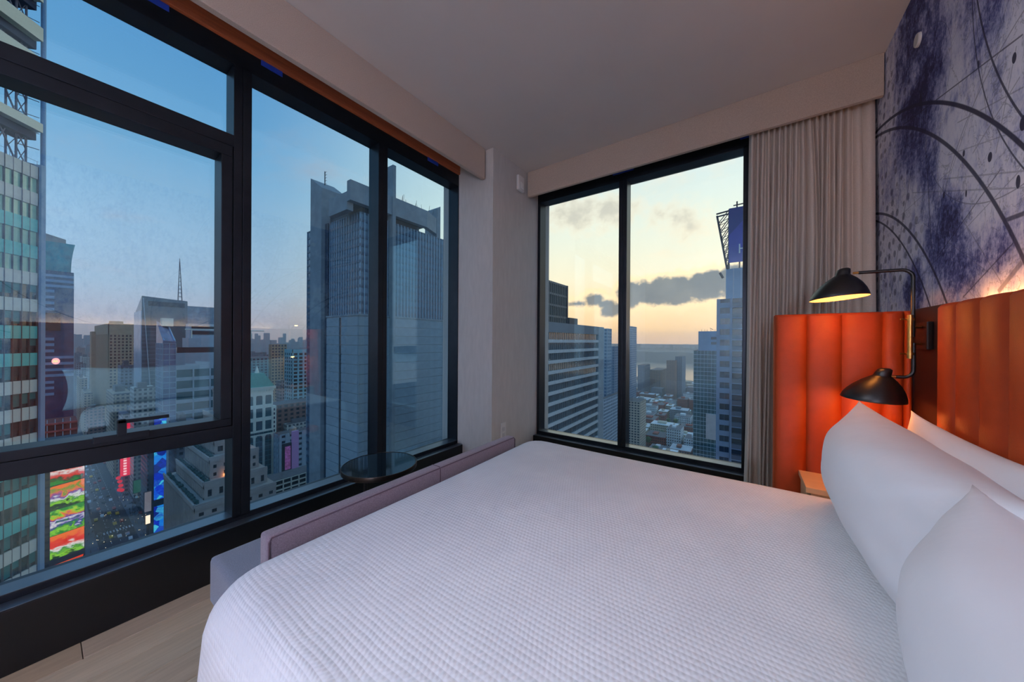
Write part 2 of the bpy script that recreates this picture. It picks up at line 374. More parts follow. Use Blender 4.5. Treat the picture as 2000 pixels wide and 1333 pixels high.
wpart('mullion', XG-.03, XF, .488, .5195, -.79, 1.21); wpart('mullion', XG-.03, XF, .5205, .553, -.79, 1.21)
wpart('mullion', XG-.03, XF, 1.188, 1.2185, -.79, 1.21); wpart('mullion', XG-.03, XF, 1.2195, 1.25, -.79, 1.21)
wpart('mullion', XG-.03, XF, -.78, -.72, -.79, 1.21)
wpart('transom', XG-.03, XF, -.72, .489, .839, .890); wpart('transom', XG-.03, XF, -.72, .489, -.434, -.379)
sash = thing('sash', U(XF, .0, -.37), parent=W1)
for a in ((-.72, .484, .790, .8365), (-.72, .484, -.3765, -.345)): wpart('sash_rail', XG-.02, XF+.004, *a, par=sash)
wpart('sash_stile', XG-.02, XF+.004, .446, .484, -.345, .79, par=sash); wpart('sash_stile', XG-.02, XF+.004, -.72, -.68, -.345, .79, par=sash)
hb = MB().ubox(XF+.002, -1.802, .108, .238, -.362, -.338); hb.ubox(-1.825, -1.796, .160, .182, -.345, -.289)
hb.ubox(-1.816, -1.796, .160, .288, -.302, -.289)
hb.build('handle', m_frame, sash, bevel=.003, label='black window handle on the sash bottom rail')
def pane(y0, y1, z0, z1, par=W1): MB().ubox(XG-.012, XG, y0, y1, z0, z1).build('pane', m_g1, par)
pane(-.72, .489, .889, 1.275); pane(-.70, .465, -.36, .81, sash); pane(-.72, .489, -.79, -.433)
pane(.552, 1.189, -.79, 1.275); pane(1.249, 1.873, -.79, 1.275); pane(YA+.04, -.779, -.79, 1.275)
# window to the river (back)
W2 = thing('window_2', U(-.75, YB, -.805), kind='structure')
def w2(name, x0, x1, y0, y1, z0, z1, m_=None, b=.004): return MB().ubox(x0, x1, y0, y1, z0, z1).build(name, m_ or m_frame, W2, bevel=b)
w2('sill', -1.491, .03, 2.453, 2.66, -1.0, -.816, m_kick, .006)
w2('bottom_rail', -1.491, .03, YB, YG+.03, -.817, -.788)
w2('rail_cap', -1.466, -.012, YB+.002, YG, -.788, -.786, m_cap, .0005)
w2('sill_cap', -1.488, .03, 2.456, YB, -.8162, -.8140, m_cap, .0008)
w2('header', -1.491, .03, YB, YG+.03, 1.205, 1.30)
w2('jamb', -1.491, -1.466, YB, YG+.03, -.80, 1.22); w2('jamb', -.012, .031, YB, YG+.03, -.80, 1.22)
w2('mullion', -.782, -.752, YB, YG+.03, -.80, 1.22); w2('mullion', -.751, -.722, YB, YG+.03, -.80, 1.22)
for x0, x1 in ((-1.468, -.781), (-.723, -.011)): MB().ubox(x0, x1, YG, YG+.012, -.80, 1.27).build('pane', m_g2, W2)
m_tape = mat('blue_tape', (24, 62, 168), .7, var=.15, vscale=40)
for i, (a, b_, lab) in enumerate(((.215, .288, 'blue tape strip on window head over the big opening pane'), (.586, .672, 'blue tape strip on window head beside the wide double mullion'), (1.566, 1.664, 'small blue tape strip on window head over narrow corner pane'))):
    prop(MB().ubox(XF-.001, XF+.003, a, b_, 1.262, 1.287).build('masking_tape', m_tape, bevel=.0008, bseg=1), lab, 'tape', 'blue tape on the window heads')
for a, b_, lab in ((-.83, -.675, 'blue tape strip over the mullion of the sunset window'), (-.03, .026, 'blue tape strip in top right corner of sunset window')):
    prop(MB().ubox(a, b_, YB-.003, YB+.001, 1.262, 1.302).build('masking_tape', m_tape, bevel=.0008, bseg=1), lab, 'tape', 'blue tape on the window heads')

# ------------------------------------------------------------------ small wall fittings
m_wplas = mat('white_plastic', (214, 210, 204), .5, var=.03)
t_ = thing('motion_sensor', U(-1.491, 2.21, 1.2), 'white motion sensor high on the wall between the two windows', 'sensor')
MB().ubox(-1.4905, -1.468, 2.175, 2.258, 1.198, 1.318).build('body', m_wplas, t_, bevel=.012, bseg=3, smooth=True)
MB().ubox(-1.470, -1.460, 2.195, 2.238, 1.215, 1.265).build('lens', mat('milky_lens', (236, 234, 228), .25, var=.02), t_, bevel=.008, bseg=3, smooth=True)
t_ = thing('wall_outlet', U(-1.491, 2.015, -.75), 'white wall outlet low on the wall behind the bench end', 'outlet')
MB().ubox(-1.4905, -1.484, 1.985, 2.045, -.745, -.622).build('cover_plate', m_wplas, t_, bevel=.004)
for z in (-.715, -.668): MB().ubox(-1.485, -1.4815, 2.0, 2.03, z-.016, z+.016).build('socket', mat('socket_face', (196, 192, 188), .4, var=.04), t_, bevel=.003)
t_ = thing('sprinkler_cover', U(.545, 1.944, 1.144), 'round white sprinkler cover plate high on the blue ink mural', 'sprinkler')
MB().lathe([(0, .012), (.022*K, .012), (.0245*K, .008), (.025*K, 0), (0, 0)], U(.5445, 1.944, 1.169), 32, (-1, 0, 0)).build('cover_plate', m_wplas, t_, smooth=True, autosmooth=.6)

# ------------------------------------------------------------------ curtain
m_cur = mat('curtain_linen', (212, 196, 180), .95, var=.06, vscale=160, bump=.25, bscale=300, sheen=.15)
ct = thing('curtain', U(.28, 2.40, -.98), 'long oatmeal curtain bunched beside the sunset window behind the orange panel', 'curtain')
XC0, XC1 = .016, .536
folds = [0, .06, .105, .155, .2, .25, .295, .345, .385, .435, .475, .535, .585, .635, .675, .72, .775, .84, .91, 1.0]
def curt(s, v):
    # s across, v from top to bottom
    k = max(i for i in range(len(folds)-1) if folds[i] <= s+1e-9); wd = folds[k+1]-folds[k]; q = (s-folds[k])/wd
    ph = math.sin(PI*q)
    amp = min(.052, wd*1.3)*(1-.25*math.cos(7*k+2*v)*v)
    if s > .8: amp *= .45
    lean = .012*math.sin(k*2.3+v*3.0)*v + (.030*math.sin(PI*min(1, v*1.4))*math.exp(-((s-.52)/.06)**2))
    top = 1.0+.25*(1-min(1, v/.06))
    x = XC0+(XC1-XC0)*s+lean-.020*v*(1-s)
    y = 2.436-amp*(abs(ph)**.8)*top*.9-(.014*math.sin(5*s+1.3)*v)-.085*max(0, (s-.45)/.55)**1.5*min(1, v*1.6)
    return U(x, y, 1.30-v*(1.30+.985))
cm = MB(); ns = 288
cm.grid(lambda a, b: curt(a, b), ns, 40)
k = len(cm.v); cm.add([(p[0], p[1]+.012, p[2]) for p in cm.v], [tuple(i for i in f) for f in cm.f])
cm.build('drape', m_cur, ct, smooth=True)
MB().ubox(-.02, .538, 2.395, 2.412, 1.30, 1.318).build('curtain_track', m_wplas, ct, bevel=.002)

# ------------------------------------------------------------------ headboard with side wing
m_hb = mat('orange_leather', (166, 62, 18), .55, var=.07, vscale=18, bump=.12, bscale=220, spec=.35)
m_hbd = mat('shade_dark_wood', (44, 22, 18), .5, var=.25, vscale=5, stretch=(14, 14, .5))  # shade of the recess behind the lamp put into this dark wood tone
hbt = thing('headboard', U(.50, .6, -.98), 'tall orange channel-tufted headboard with a side wing beside the bed', 'headboard')
ZT = .1165
def channel_pad(parent, a0, a1, z0, z1, plane, front, back, name='channel'):
    """one padded vertical channel; plane 'x': pad faces -x and runs along y; plane 'y': faces -y and runs along x"""
    g = MB(); n = 10; r = .009
    ring = []
    for i in range(n+1):
        q = i/n; e = 1-abs(2*q-1)**5
        ring.append((a0+(a1-a0)*q, front+(1-e)*.010-.006*math.sin(PI*q)))
    ring += [(a1, back), (a0, back)]
    lev = [(z0, 1), (z1-.012, 1), (z1-.004, .65), (z1, .1)]
    N = len(ring); vs = []
    for zz, s_ in lev:
        for (a, d) in ring:
            dd = back+(d-back)*(s_*.35+.65) if zz > z1-.013 else d
            vs.append(U(dd, a, zz) if plane == 'x' else U(a, dd, zz))
    fs = [(l*N+i, l*N+(i+1) % N, (l+1)*N+(i+1) % N, (l+1)*N+i) for l in range(len(lev)-1) for i in range(N)]
    fs += [tuple(range(N)), tuple((len(lev)-1)*N+i for i in range(N))]
    g.add(vs, fs); return g.build(name, m_hb, parent, smooth=True, autosmooth=.9)
ys = [1.571, 1.469]+[1.356-.113*i for i in range(14)]
for a, b_ in zip(ys, ys[1:]): channel_pad(hbt, b_, a, -.95, ZT, 'x', .478, .516)
MB().ubox(.512, .526, ys[-1], 1.575, -.98, ZT-.008).build('backing_board', m_hbd, hbt)
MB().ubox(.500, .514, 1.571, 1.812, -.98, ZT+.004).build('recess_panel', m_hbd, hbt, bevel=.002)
xs = [.108, .210, .315, .424, .478, .499]
for a, b_ in zip(xs, xs[1:]): channel_pad(hbt, a, b_, -.95, ZT, 'y', 1.81, 1.838)
MB().ubox(.104, .508, 1.836, 1.862, -.98, ZT).build('wing_board', mat('orange_leather_back', (168, 76, 36), .6, var=.08), hbt, bevel=.012, bseg=3, smooth=True, autosmooth=.7)
MB().ubox(.5285, .5345, ys[-1], 1.50, ZT-.035, ZT-.028).build('led_strip', emat('led_warm', (255, 178, 106), 9.0), hbt)
area('headboard_led', U(.5315, .75, ZT-.02), .010, 3.2, (255, 168, 100), (PI, 0, 0), 1.5*K)

# ------------------------------------------------------------------ nightstand
ns_ = thing('nightstand', U(.34, 1.70, -1), 'pale wood nightstand wedged between the bed and the orange side wing', 'nightstand')
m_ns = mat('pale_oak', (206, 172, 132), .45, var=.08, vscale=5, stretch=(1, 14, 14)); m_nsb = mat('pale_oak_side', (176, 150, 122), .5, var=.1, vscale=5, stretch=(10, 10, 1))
MB().ubox(.186, .498, 1.605, 1.806, -.548, -.528).build('top', m_ns, ns_, bevel=.003)
MB().ubox(.200, .498, 1.612, 1.804, -.95, -.548).build('body', m_nsb, ns_, bevel=.003)
for z in (-.74, -.93): MB().ubox(.192, .201, 1.618, 1.798, z, z+.18).build('drawer', m_ns, ns_, bevel=.003)
MB().ubox(.23, .48, 1.64, 1.78, -1.0, -.95).build('plinth', m_kick, ns_)

# ------------------------------------------------------------------ wall lamp with two shades
m_blk = mat('black_enamel', (16, 14, 14), .38, var=.12, vscale=12, spec=.6)
m_brs = mat('brushed_brass', (196, 146, 78), .34, metal=1.0, var=.1, vscale=30)
m_in = mat('shade_inside_white', (232, 214, 186), .5, var=.03)
lp = thing('swing_arm_lamp', U(.50, 1.65, .02), 'black and brass wall lamp with two swing-arm shades over the nightstand', 'lamp')
BX, BY = .447, 1.65
MB().ubox(.484, .500, 1.655, 1.742, -.022, .070).build('wall_plate', m_blk, lp, bevel=.006)
for z in (.052, -.004): MB().tube([U(.492, 1.70, z), U(BX, BY, z)], .0045, 8).build('bracket', m_brs, lp, smooth=True, autosmooth=.6)
MB().tube([U(BX, BY, -.052), U(BX, BY, .092)], .0105, 16).build('brass_sleeve', m_brs, lp, smooth=True, autosmooth=.6)
for z in (.078, -.036): 
    c_ = MB().lathe([(.0108, -.006), (.0135, -.006), (.0135, .006), (.0108, .006)], U(BX, BY, z), 16); c_.tube([U(BX-.004, BY, z), U(BX-.024, BY-.010, z)], .0032, 8)
    c_.build('clamp_screw', m_brs, lp, smooth=True, autosmooth=.6)
def arc(c, a0, a1, r, n=8):   # quarter bend in the x-z plane
    return [U(c[0]+r*math.cos(a0+(a1-a0)*i/n), BY, c[1]+r*math.sin(a0+(a1-a0)*i/n)) for i in range(n+1)]
MB().tube([U(BX+.006, BY, .02)]+[U(BX+.006, BY, .205)]+arc((BX-.022, .215), 0, PI/2, .028)+[U(.326, BY, .245)], .0075, 12).build('upper_arm', m_blk, lp, smooth=True, autosmooth=.8)
MB().tube([U(BX+.008, BY, .0), U(BX+.008, BY, -.09)]+arc((BX-.016, -.090), 0, -PI/2, .024)+[U(.416, BY, -.114)], .0075, 12).build('lower_arm', m_blk, lp, smooth=True, autosmooth=.8)
MB().tube([U(.332, BY, .245), U(.312, BY, .245)], .0055, 10).build('joint', m_brs, lp, smooth=True, autosmooth=.6)
MB().tube([U(.418, BY, -.114), U(.398, BY, -.114)], .0055, 10).build('joint', m_brs, lp, smooth=True, autosmooth=.6)
def shade(cx, cz, tilt, R, H, swing=0.0):
    ax = Vector((math.sin(tilt), 0, math.cos(tilt)))
    ax = Matrix.Rotation(swing, 3, 'X') @ ax
    c = Vector(U(cx, BY, cz))
    prof = [(R, 0), (R*1.004, .003), (R*.97, H*.12), (R*.88, H*.27), (R*.72, H*.45), (R*.52, H*.61), (R*.36, H*.71), (R*.28, H*.755), (R*.262, H*.78), (R*.25, H*.86), (R*.22, H*.955), (R*.14, H*.995), (0, H)]
    def skew(mb):           # the crown of the shade sits off-centre, towards its arm
        mb.v = [tuple(Vector(p)+Vector((.30*R*max(0, ((Vector(p)-c).dot(ax))/H)**1.3, 0, 0))) for p in mb.v]; return mb
    sh = skew(MB().lathe(prof, c, 40, ax)).build('shade', m_blk, lp, smooth=True, autosmooth=1.0)
    inner = [(R*.995, .001), (R*.95, H*.12), (R*.86, H*.255), (R*.70, H*.43), (R*.50, H*.59), (R*.3, H*.70), (0, H*.73)]
    skew(MB().lathe(inner, c, 40, ax)).build('shade_lining', m_in, sh, smooth=True)
    MB().lathe([(0, -.028), (.014, -.024), (.022, -.008), (.022, .006), (.012, .03), (.010, .05), (0, .05)], c+ax*H*.34+Vector((.07*R, 0, 0)), 20, ax).build('bulb', emat('bulb_glow', (255, 170, 84), 18.0), sh, smooth=True)
    l = bpy.data.lights.new('lamp_light', 'POINT'); l.energy = .85; l.color = lin((255, 156, 74))[:3]; l.shadow_soft_size = .02
    o = bpy.data.objects.new('lamp_light', l); COL.objects.link(o); o.location = c+ax*.004
shade(.276, .158, -.085, .079*K, .108*K, -.03)
shade(.362, -.194, .05, .080*K, .108*K, .06)

# ------------------------------------------------------------------ bed
m_sheet = mat('white_cotton', (226, 226, 228), .9, var=.015, vscale=6, bump=.22, bscale=6, bstretch=(1, 1.8, .7))
def waffle():
    mt = bpy.data.materials.new('waffle_cotton'); mt.use_nodes = True; t = NT(mt.node_tree); b = mt.node_tree.nodes['Principled BSDF']
    tc = t.n('ShaderNodeTexCoord').outputs['Object']
    wv = t.vmap(tc, (1, 1, 1)); nz = t.noise(wv, 5, 3)
    off = t.n('ShaderNodeCombineXYZ'); t.set(off.inputs[0], t.math('MULTIPLY', nz, .015)); t.set(off.inputs[1], t.math('MULTIPLY', nz, .015))
    s = t.n('ShaderNodeSeparateXYZ'); t.set(s.inputs[0], t.vm('ADD', wv, off.outputs[0]))
    zz = t.math('MULTIPLY', s.outputs[2], .9)
    fx = t.math('MULTIPLY', t.math('ADD', s.outputs[0], zz), 2*PI/.0135); fy = t.math('MULTIPLY', t.math('ADD', s.outputs[1], zz), 2*PI/.0165)
    row = t.math('FLOOR', t.math('DIVIDE', fy, 2*PI))
    fx = t.math('ADD', fx, t.math('MULTIPLY', row, PI))
    h = t.math('MULTIPLY', t.math('POWER', t.math('ABSOLUTE', t.math('SINE', t.math('MULTIPLY', fx, .5))), 1.3), t.math('POWER', t.math('ABSOLUTE', t.math('SINE', t.math('MULTIPLY', fy, .5))), 1.3))
    bn = t.n('ShaderNodeBump'); bn.inputs['Strength'].default_value = .5; bn.inputs['Distance'].default_value = .0032
    t.set(bn.inputs['Height'], h); t.set(b.inputs['Normal'], bn.outputs[0])
    t.set(b.inputs['Base Color'], t.ramp(nz, [(.3, lin((222, 222, 224))), (.7, lin((230, 230, 231)))]))
    b.inputs['Roughness'].default_value = .92; b.inputs['Sheen Weight'].default_value = .1
    return mt
bx0, bx1, by0, by1, BZ = -.985, .474, .185, 1.592, -.527
bed = thing('bed', U(-.25, .9, -1), 'king bed base and mattress under the white waffle coverlet', 'bed')
MB().ubox(-.94, .470, .23, 1.55, -.80, -.55).build('mattress', m_sheet, bed, bevel=.05, bseg=4, smooth=True)
MB().ubox(-.93, .474, .24, 1.54, -.97, -.80).build('base', mat('grey_bed_base', (92, 88, 88), .9), bed, bevel=.01)
for x in (-.85, .38):
    for y in (.32, 1.46): MB().ubox(x-.03, x+.03, y-.03, y+.03, -1.0, -.97).build('leg', m_kick, bed)
cv = MB(); NP = 160; cxm, cym = (bx0+bx1)/2, (by0+by1)/2; RC = .13
def outline(q, ins):
    """rounded rectangle, inset by ins; q in 0..1"""
    hx, hy = (bx1-bx0)/2-ins, (by1-by0)/2-ins; r = max(.02, RC-ins)
    Ls = [2*(hx-r), PI/2*r, 2*(hy-r), PI/2*r]*2; tot = sum(Ls); s = (q % 1)*tot
    corners = [(hx-r, -hy+r, -PI/2), (hx-r, hy-r, 0), (-hx+r, hy-r, PI/2), (-hx+r, -hy+r, PI)]
    starts = [(-hx+r, -hy, 1, 0), (hx, -hy+r, 0, 1), (hx-r, hy, -1, 0), (-hx, hy-r, 0, -1)]
    for i in range(4):
        if s <= Ls[2*i]: a = starts[i]; return cxm+a[0]+a[2]*s, cym+a[1]+a[3]*s
        s -= Ls[2*i]
        if s <= Ls[2*i+1]: c = corners[i]; an = c[2]+s/r; return cxm+c[0]+r*math.cos(an), cym+c[1]+r*math.sin(an)
        s -= Ls[2*i+1]
    return outline(0, ins)
rings = []
RD = .085
for k_ in range(1, 15): rings.append((.62*(1-(k_/14)**.8)+RD*(k_/14)**.8 if k_ < 14 else RD, 0))
for k_ in range(1, 10): a = k_/9*PI/2; rings.append((RD*(1-math.sin(a)), -RD*(1-math.cos(a))))
for k_ in range(1, 12): rings.append((-.012*math.sin(k_/11*2.2), -RD-.345*k_/11))
vs = []
for ri, (ins, dz_) in enumerate(rings):
    for i in range(NP):
        q = i/NP; x, y = outline(q, ins)
        wav = 0
        if dz_ < -RD: wav = .010*math.sin(q*2*PI*19+1)*min(1, (-dz_-RD)*5)
        ddx, ddy = x-cxm, y-cym; L = math.hypot(ddx, ddy)
        z = BZ+dz_+.006*math.sin(x*5.1+1)*math.sin(y*4.3+.4)*(1 if dz_ == 0 else .5)
        fe = min(1, max(0, (bx1-x)/.5)); 
        vs.append(U(x+ddx/L*wav, y+ddy/L*wav, z))
nr = len(rings); ctr = U(cxm, cym, BZ)
fs = [(r_*NP+i, r_*NP+(i+1) % NP, (r_+1)*NP+(i+1) % NP, (r_+1)*NP+i) for r_ in range(nr-1) for i in range(NP)]
fs += [(i, (i+1) % NP, len(vs)) for i in range(NP)]
cv.add(vs+[ctr], fs)
prop(cv.build('coverlet', waffle(), smooth=True), 'white waffle-weave coverlet spread over the whole bed', 'bedspread')

def pillow(name, label, c, W, H, T, lean, yawz, seed, rollz=0.0, floppy=0.0):
    """W along the bed width, H upwards, T thickness; c is the middle of its bottom edge"""
    rnd = random.Random(seed); g = MB(); n = 44
    ph = [rnd.uniform(0, 6.3) for _ in range(8)]
    M_ = Matrix.Translation(Vector(U(*c))) @ Matrix.Rotation(yawz, 4, 'Z') @ Matrix.Rotation(lean, 4, 'Y') @ Matrix.Rotation(rollz, 4, 'X')
    def pt(u, v, side):
        a, b = 2*u-1, 2*v-1
        ax_ = 1-.07*(1-abs(b)**2.0)*abs(a)**3; bx_ = 1-.15*(1-abs(a)**2.0)*abs(b)**3
        e = max(0, (1-abs(a)**2.5)*(1-abs(b)**2.5))
        th = T*.54*(e**.60)*(1+.10*math.sin(2.3*a+ph[0])*math.cos(2.1*b+ph[1]))
        edge = (1-e)
        th += (T*.016*math.sin(11*a+5*b+ph[2])+T*.012*math.sin(8*a-13*b+ph[3]))*edge*e*2
        cr = max(0, abs(a)+abs(b)-1.2)
        th += T*.10*math.sin(20*(abs(a)-abs(b))+ph[4])*cr*e
        y = a*W/2*ax_; z = H/2+b*H/2*bx_
        sag = floppy*(b+1)**2*.25
        x = side*th-T*.0 - sag
        return M_ @ Vector((x*K, y*K, z*K))
    for side in (-1, 1): g.grid(lambda u, v: pt(u, v, side), n, n)
    o = g.build(name, m_sheet, smooth=True, merge=True)
    return prop(o, label, 'pillow', 'white pillows at the head of the bed')
pillow('pillow', 'plump white pillow leaning by the nightstand, whole front in view', (.288, 1.172, -.532), .79, .325, .215, .11, .04, 1, .045)
pillow('pillow', 'white pillow nearest the lens, overlapping the one by the nightstand', (.268, .490, -.535), .78, .305, .215, .09, -.03, 2)
pillow('pillow', 'white pillow against the headboard behind the plump leaning one', (.418, 1.205, -.535), .71, .325, .10, .035, .01, 3)
pillow('pillow', 'white pillow against the headboard behind the pillow nearest the lens', (.414, .555, -.535), .735, .306, .10, .045, .0, 4)

# ------------------------------------------------------------------ bench sofa at the foot of the bed
m_sofa = mat('mauve_tweed', (140, 124, 134), .95, var=.2, vscale=240, bump=.4, bscale=380, sheen=.3)
m_seat = mat('grey_blue_tweed', (122, 128, 142), .95, var=.18, vscale=240, bump=.4, bscale=380, sheen=.3)
sf = thing('bench_sofa', U(-1.2, .9, -1), 'low tweed bench sofa between the foot of the bed and the window', 'sofa')
bk = MB().ubox(-1.052, -1.0, .338, 1.462, -.86, -.5115).build('backrest', m_sofa, sf, bevel=.022, bseg=4, smooth=True)
m_pipe = mat('mauve_piping', (96, 78, 88), .9, var=.1, vscale=100)
MB().tube([U(-.9995, .342, -.87), U(-.9995, .342, -.525), U(-1.002, .349, -.5165), U(-1.002, 1.452, -.5165), U(-.9995, 1.459, -.525), U(-.9995, 1.459, -.87)], .0032, 6).build('piping', m_pipe, bk, smooth=True)
MB().tube([U(-.9995, .93, -.87), U(-.9995, .93, -.521), U(-1.004, .93, -.5118), U(-1.048, .93, -.5118)], .0025, 6).build('seam', m_pipe, bk, smooth=True)
MB().ubox(-1.375, -1.05, .310, 1.48, -.83, -.686).build('seat_cushion', m_seat, sf, bevel=.030, bseg=4, smooth=True)
MB().ubox(-1.365, -1.02, .325, 1.465, -.93, -.825).build('base', m_seat, sf, bevel=.01)
for x in (-1.33, -1.05):
    for y in (.37, 1.42): MB().ubox(x-.02, x+.02, y-.02, y+.02, -1.0, -.93).build('leg', m_kick, sf)

# ------------------------------------------------------------------ round side table
m_tt = mat('smoked_glass_top', (20, 34, 42), .04, var=.05, spec=1.0, coat=.6)
m_bz = mat('bronze_rim', (58, 50, 44), .32, metal=.9, var=.15, vscale=20)
TX, TY, TZ, TR = -1.425, .94, -.594, .168
st = thing('side_table', U(TX, TY, -1), 'round side table with a dark glass top and bronze rim by the window', 'table')
MB().lathe([(0, 0), (TR*K-.006, 0), (TR*K-.004, -.004), (TR*K-.004, -.012), (0, -.012)], U(TX, TY, TZ), 64).build('table_top', m_tt, st, smooth=True, autosmooth=.6)
MB().lathe([(TR*K-.004, .002), (TR*K, .002), (TR*K+.002, -.002), (TR*K+.002, -.026), (TR*K-.002, -.030), (TR*K-.012, -.030), (TR*K-.012, -.013), (TR*K-.004, -.012)], U(TX, TY, TZ), 64, closed=True).build('rim', m_bz, st, smooth=True, autosmooth=.6)
MB().lathe([(0, 0), (.012, 0), (.012, .50), (0, .50)], U(-1.45, .88, -.988), 16).build('stem', m_blk, st, smooth=True, autosmooth=.6)
MB().ubox(-1.52, -1.36, .865, .895, TZ-.035, TZ-.022).build('support_bar', m_blk, st)
MB().lathe([(0, 0), (.155, 0), (.155, .008), (.15, .014), (0, .016)], U(TX, TY, -1.0), 48).build('base_plate', m_blk, st, smooth=True, autosmooth=.6)

# ================================================================== the city outside (metres; eye 140 m above the street)
GZ = K-140
ALB = 1.4
def hd(u):
    a = (u-1000)/FPX; d = f0+r0*a; return d                 # level direction per metre of depth
def at(u, v, t): return EYE+ray(u, v)/FPX*t
def winmat(name, wall, glass, bw, fh, ww=.55, wh=.5, rough=.7, var=.12, lit=0.0):
    """wall with a printed window grid, for buildings too far off to model pane by pane"""
    if name in MATS: return MATS[name]
    mt = bpy.data.materials.new(name); mt.use_nodes = True; t = NT(mt.node_tree); b = mt.node_tree.nodes['Principled BSDF']
    s = t.n('ShaderNodeSeparateXYZ'); t.set(s.inputs[0], t.n('ShaderNodeTexCoord').outputs['Object'])
    h = t.math('ADD', s.outputs[0], s.outputs[1])
    fa = t.math('FRACT', t.math('DIVIDE', h, bw)); fb = t.math('FRACT', t.math('DIVIDE', s.outputs[2], fh))
    nn = t.n('ShaderNodeNewGeometry'); sn = t.n('ShaderNodeSeparateXYZ'); t.set(sn.inputs[0], nn.outputs['Normal'])
    side = t.math('LESS_THAN', t.math('ABSOLUTE', sn.outputs[2]), .5)
    win = t.math('MULTIPLY', t.math('MULTIPLY', t.math('LESS_THAN', t.math('ABSOLUTE', t.math('SUBTRACT', fa, .5)), ww/2), t.math('LESS_THAN', t.math('ABSOLUTE', t.math('SUBTRACT', fb, .5)), wh/2)), side)
    nz = t.noise(t.n('ShaderNodeTexCoord').outputs['Object'], .13, 4)
    c = linA(wall); d = tuple(x*(1-var*2) for x in c[:3])+(1,); l = tuple(min(1, x*(1+var*2)) for x in c[:3])+(1,)
    wn = t.n('ShaderNodeTexWhiteNoise', noise_dimensions='2D'); cc = t.n('ShaderNodeCombineXYZ')
    t.set(cc.inputs[0], t.math('FLOOR', t.math('DIVIDE', h, bw))); t.set(cc.inputs[1], t.math('FLOOR', t.math('DIVIDE', s.outputs[2], fh))); t.set(wn.inputs['Vector'], cc.outputs[0])
    g = lin(glass); gc = t.ramp(wn.outputs['Value'], [(0, tuple(x*.5 for x in g[:3])+(1,)), (1, tuple(min(1, x*1.6) for x in g[:3])+(1,))])
    t.set(b.inputs['Base Color'], t.mix(win, t.ramp(nz, [(.3, d), (.7, l)]), gc))
    t.set(b.inputs['Roughness'], t.math('MULTIPLY_ADD', win, -.5, rough))
    MATS[name] = mt
    return mt
def facade_glass(name, col, rough=.12): return mat(name, col, rough, var=.35, vscale=.16, spec=.9)
mg_navy = facade_glass('glass_navy', (26, 44, 66)); mg_teal = facade_glass('glass_teal', (24, 74, 84)); mg_black = facade_glass('glass_black', (14, 20, 28))
mg_sky = facade_glass('glass_sky', (84, 116, 140), .08)
mc_conc = mat('concrete_grey', (120, 128, 134), .85, var=.14, vscale=.25, bump=.2, bscale=2)
mc_lime = mat('limestone_tan', (160, 145, 136), .85, var=.12, vscale=.2)
mc_tan = mat('brick_tan', (164, 140, 112), .85, var=.12, vscale=.2)
mc_white = mat('white_terracotta', (206, 208, 196), .7, var=.08, vscale=.3)
mc_steel = mat('pale_metal_panel', (150, 164, 176), .4, var=.08, vscale=.3)
mc_dark = mat('dark_cladding', (38, 44, 54), .6, var=.2, vscale=.3)
mc_roof = mat('tar_roof', (84, 84, 88), .9, var=.2, vscale=.3)
mc_brown = mat('brown_brick', (120, 86, 74), .85, var=.15, vscale=.3)
mc_cop = mat('green_copper', (62, 136, 124), .6, var=.15, vscale=.6)

def slab(name, x0, x1, y0, y1, z0, z1, m_, par, **kw): return MB().box((x0, y0, z0), (x1, y1, z1)).build(name, m_, par, **kw)
def skin(par, face, a0, a1, z0, z1, pl, bw, fh, pw_, sh, dep, m_wall_, m_span=None, pieces=False, m_pier=None, top=0.0, skip=None, pier_proud=.15):
    """piers and floor bands standing proud of a glass core; face 'y' looks to -y at y=pl, face 'x' looks to +x at x=pl"""
    nb = max(1, round((a1-a0)/bw)); bw = (a1-a0)/nb; nf = max(1, round((z1-top-z0)/fh)); fh = (z1-top-z0)/nf
    def bx(mb, b0, b1, c0, c1, pr):
        if face == 'y': mb.box((b0, pl-dep-pr, c0), (b1, pl+.3, c1))
        else: mb.box((pl-.3, b0, c0), (pl+dep+pr, b1, c1))
    if pw_ > 0:
        mb = MB()
        for i in range(nb+1): bx(mb, max(a0, a0+i*bw-pw_/2), min(a1, a0+i*bw+pw_/2), z0, z1, pier_proud)
        mb.build('pier', m_pier or m_wall_, par, kind='stuff')
    if sh > 0:
        mb = MB()
        for i in range(nf+1):
            if pieces: mb = MB()
            bx(mb, a0, a1, max(z0, z0+i*fh-sh/2), min(z1-top, z0+i*fh+sh/2), 0)
            if pieces: mb.build('spandrel', m_span or m_wall_, par)
        if not pieces: mb.build('spandrel', m_span or m_wall_, par, kind='stuff')
    if top > 0:
        mb = MB(); bx(mb, a0, a1, z1-top, z1, .2); mb.build('crown_band', m_span or m_wall_, par)
def geom(uc, ul, ur, vt, t, dep=30):
    P = at(uc, vt, t); x1, y0, z1 = P
    d = hd(ul); x0 = d.x*y0/d.y if ul < uc-1 else x1-dep
    d = hd(ur); y1 = d.y*x1/d.x if ur > uc+1 else y0+dep
    return x0, x1, y0, y1, z1
OCC = []
_o1 = 'zeroth first second third fourth fifth sixth seventh eighth ninth tenth eleventh twelfth thirteenth fourteenth fifteenth sixteenth seventeenth eighteenth nineteenth'.split()
def nth(i):
    if i < 20: return _o1[i]
    a, b = divmod(i, 10); w_ = {2: 'twent', 3: 'thirt', 4: 'fort', 5: 'fift', 6: 'sixt'}[a]
    return w_+'ieth' if b == 0 else w_+'y-'+_o1[b]
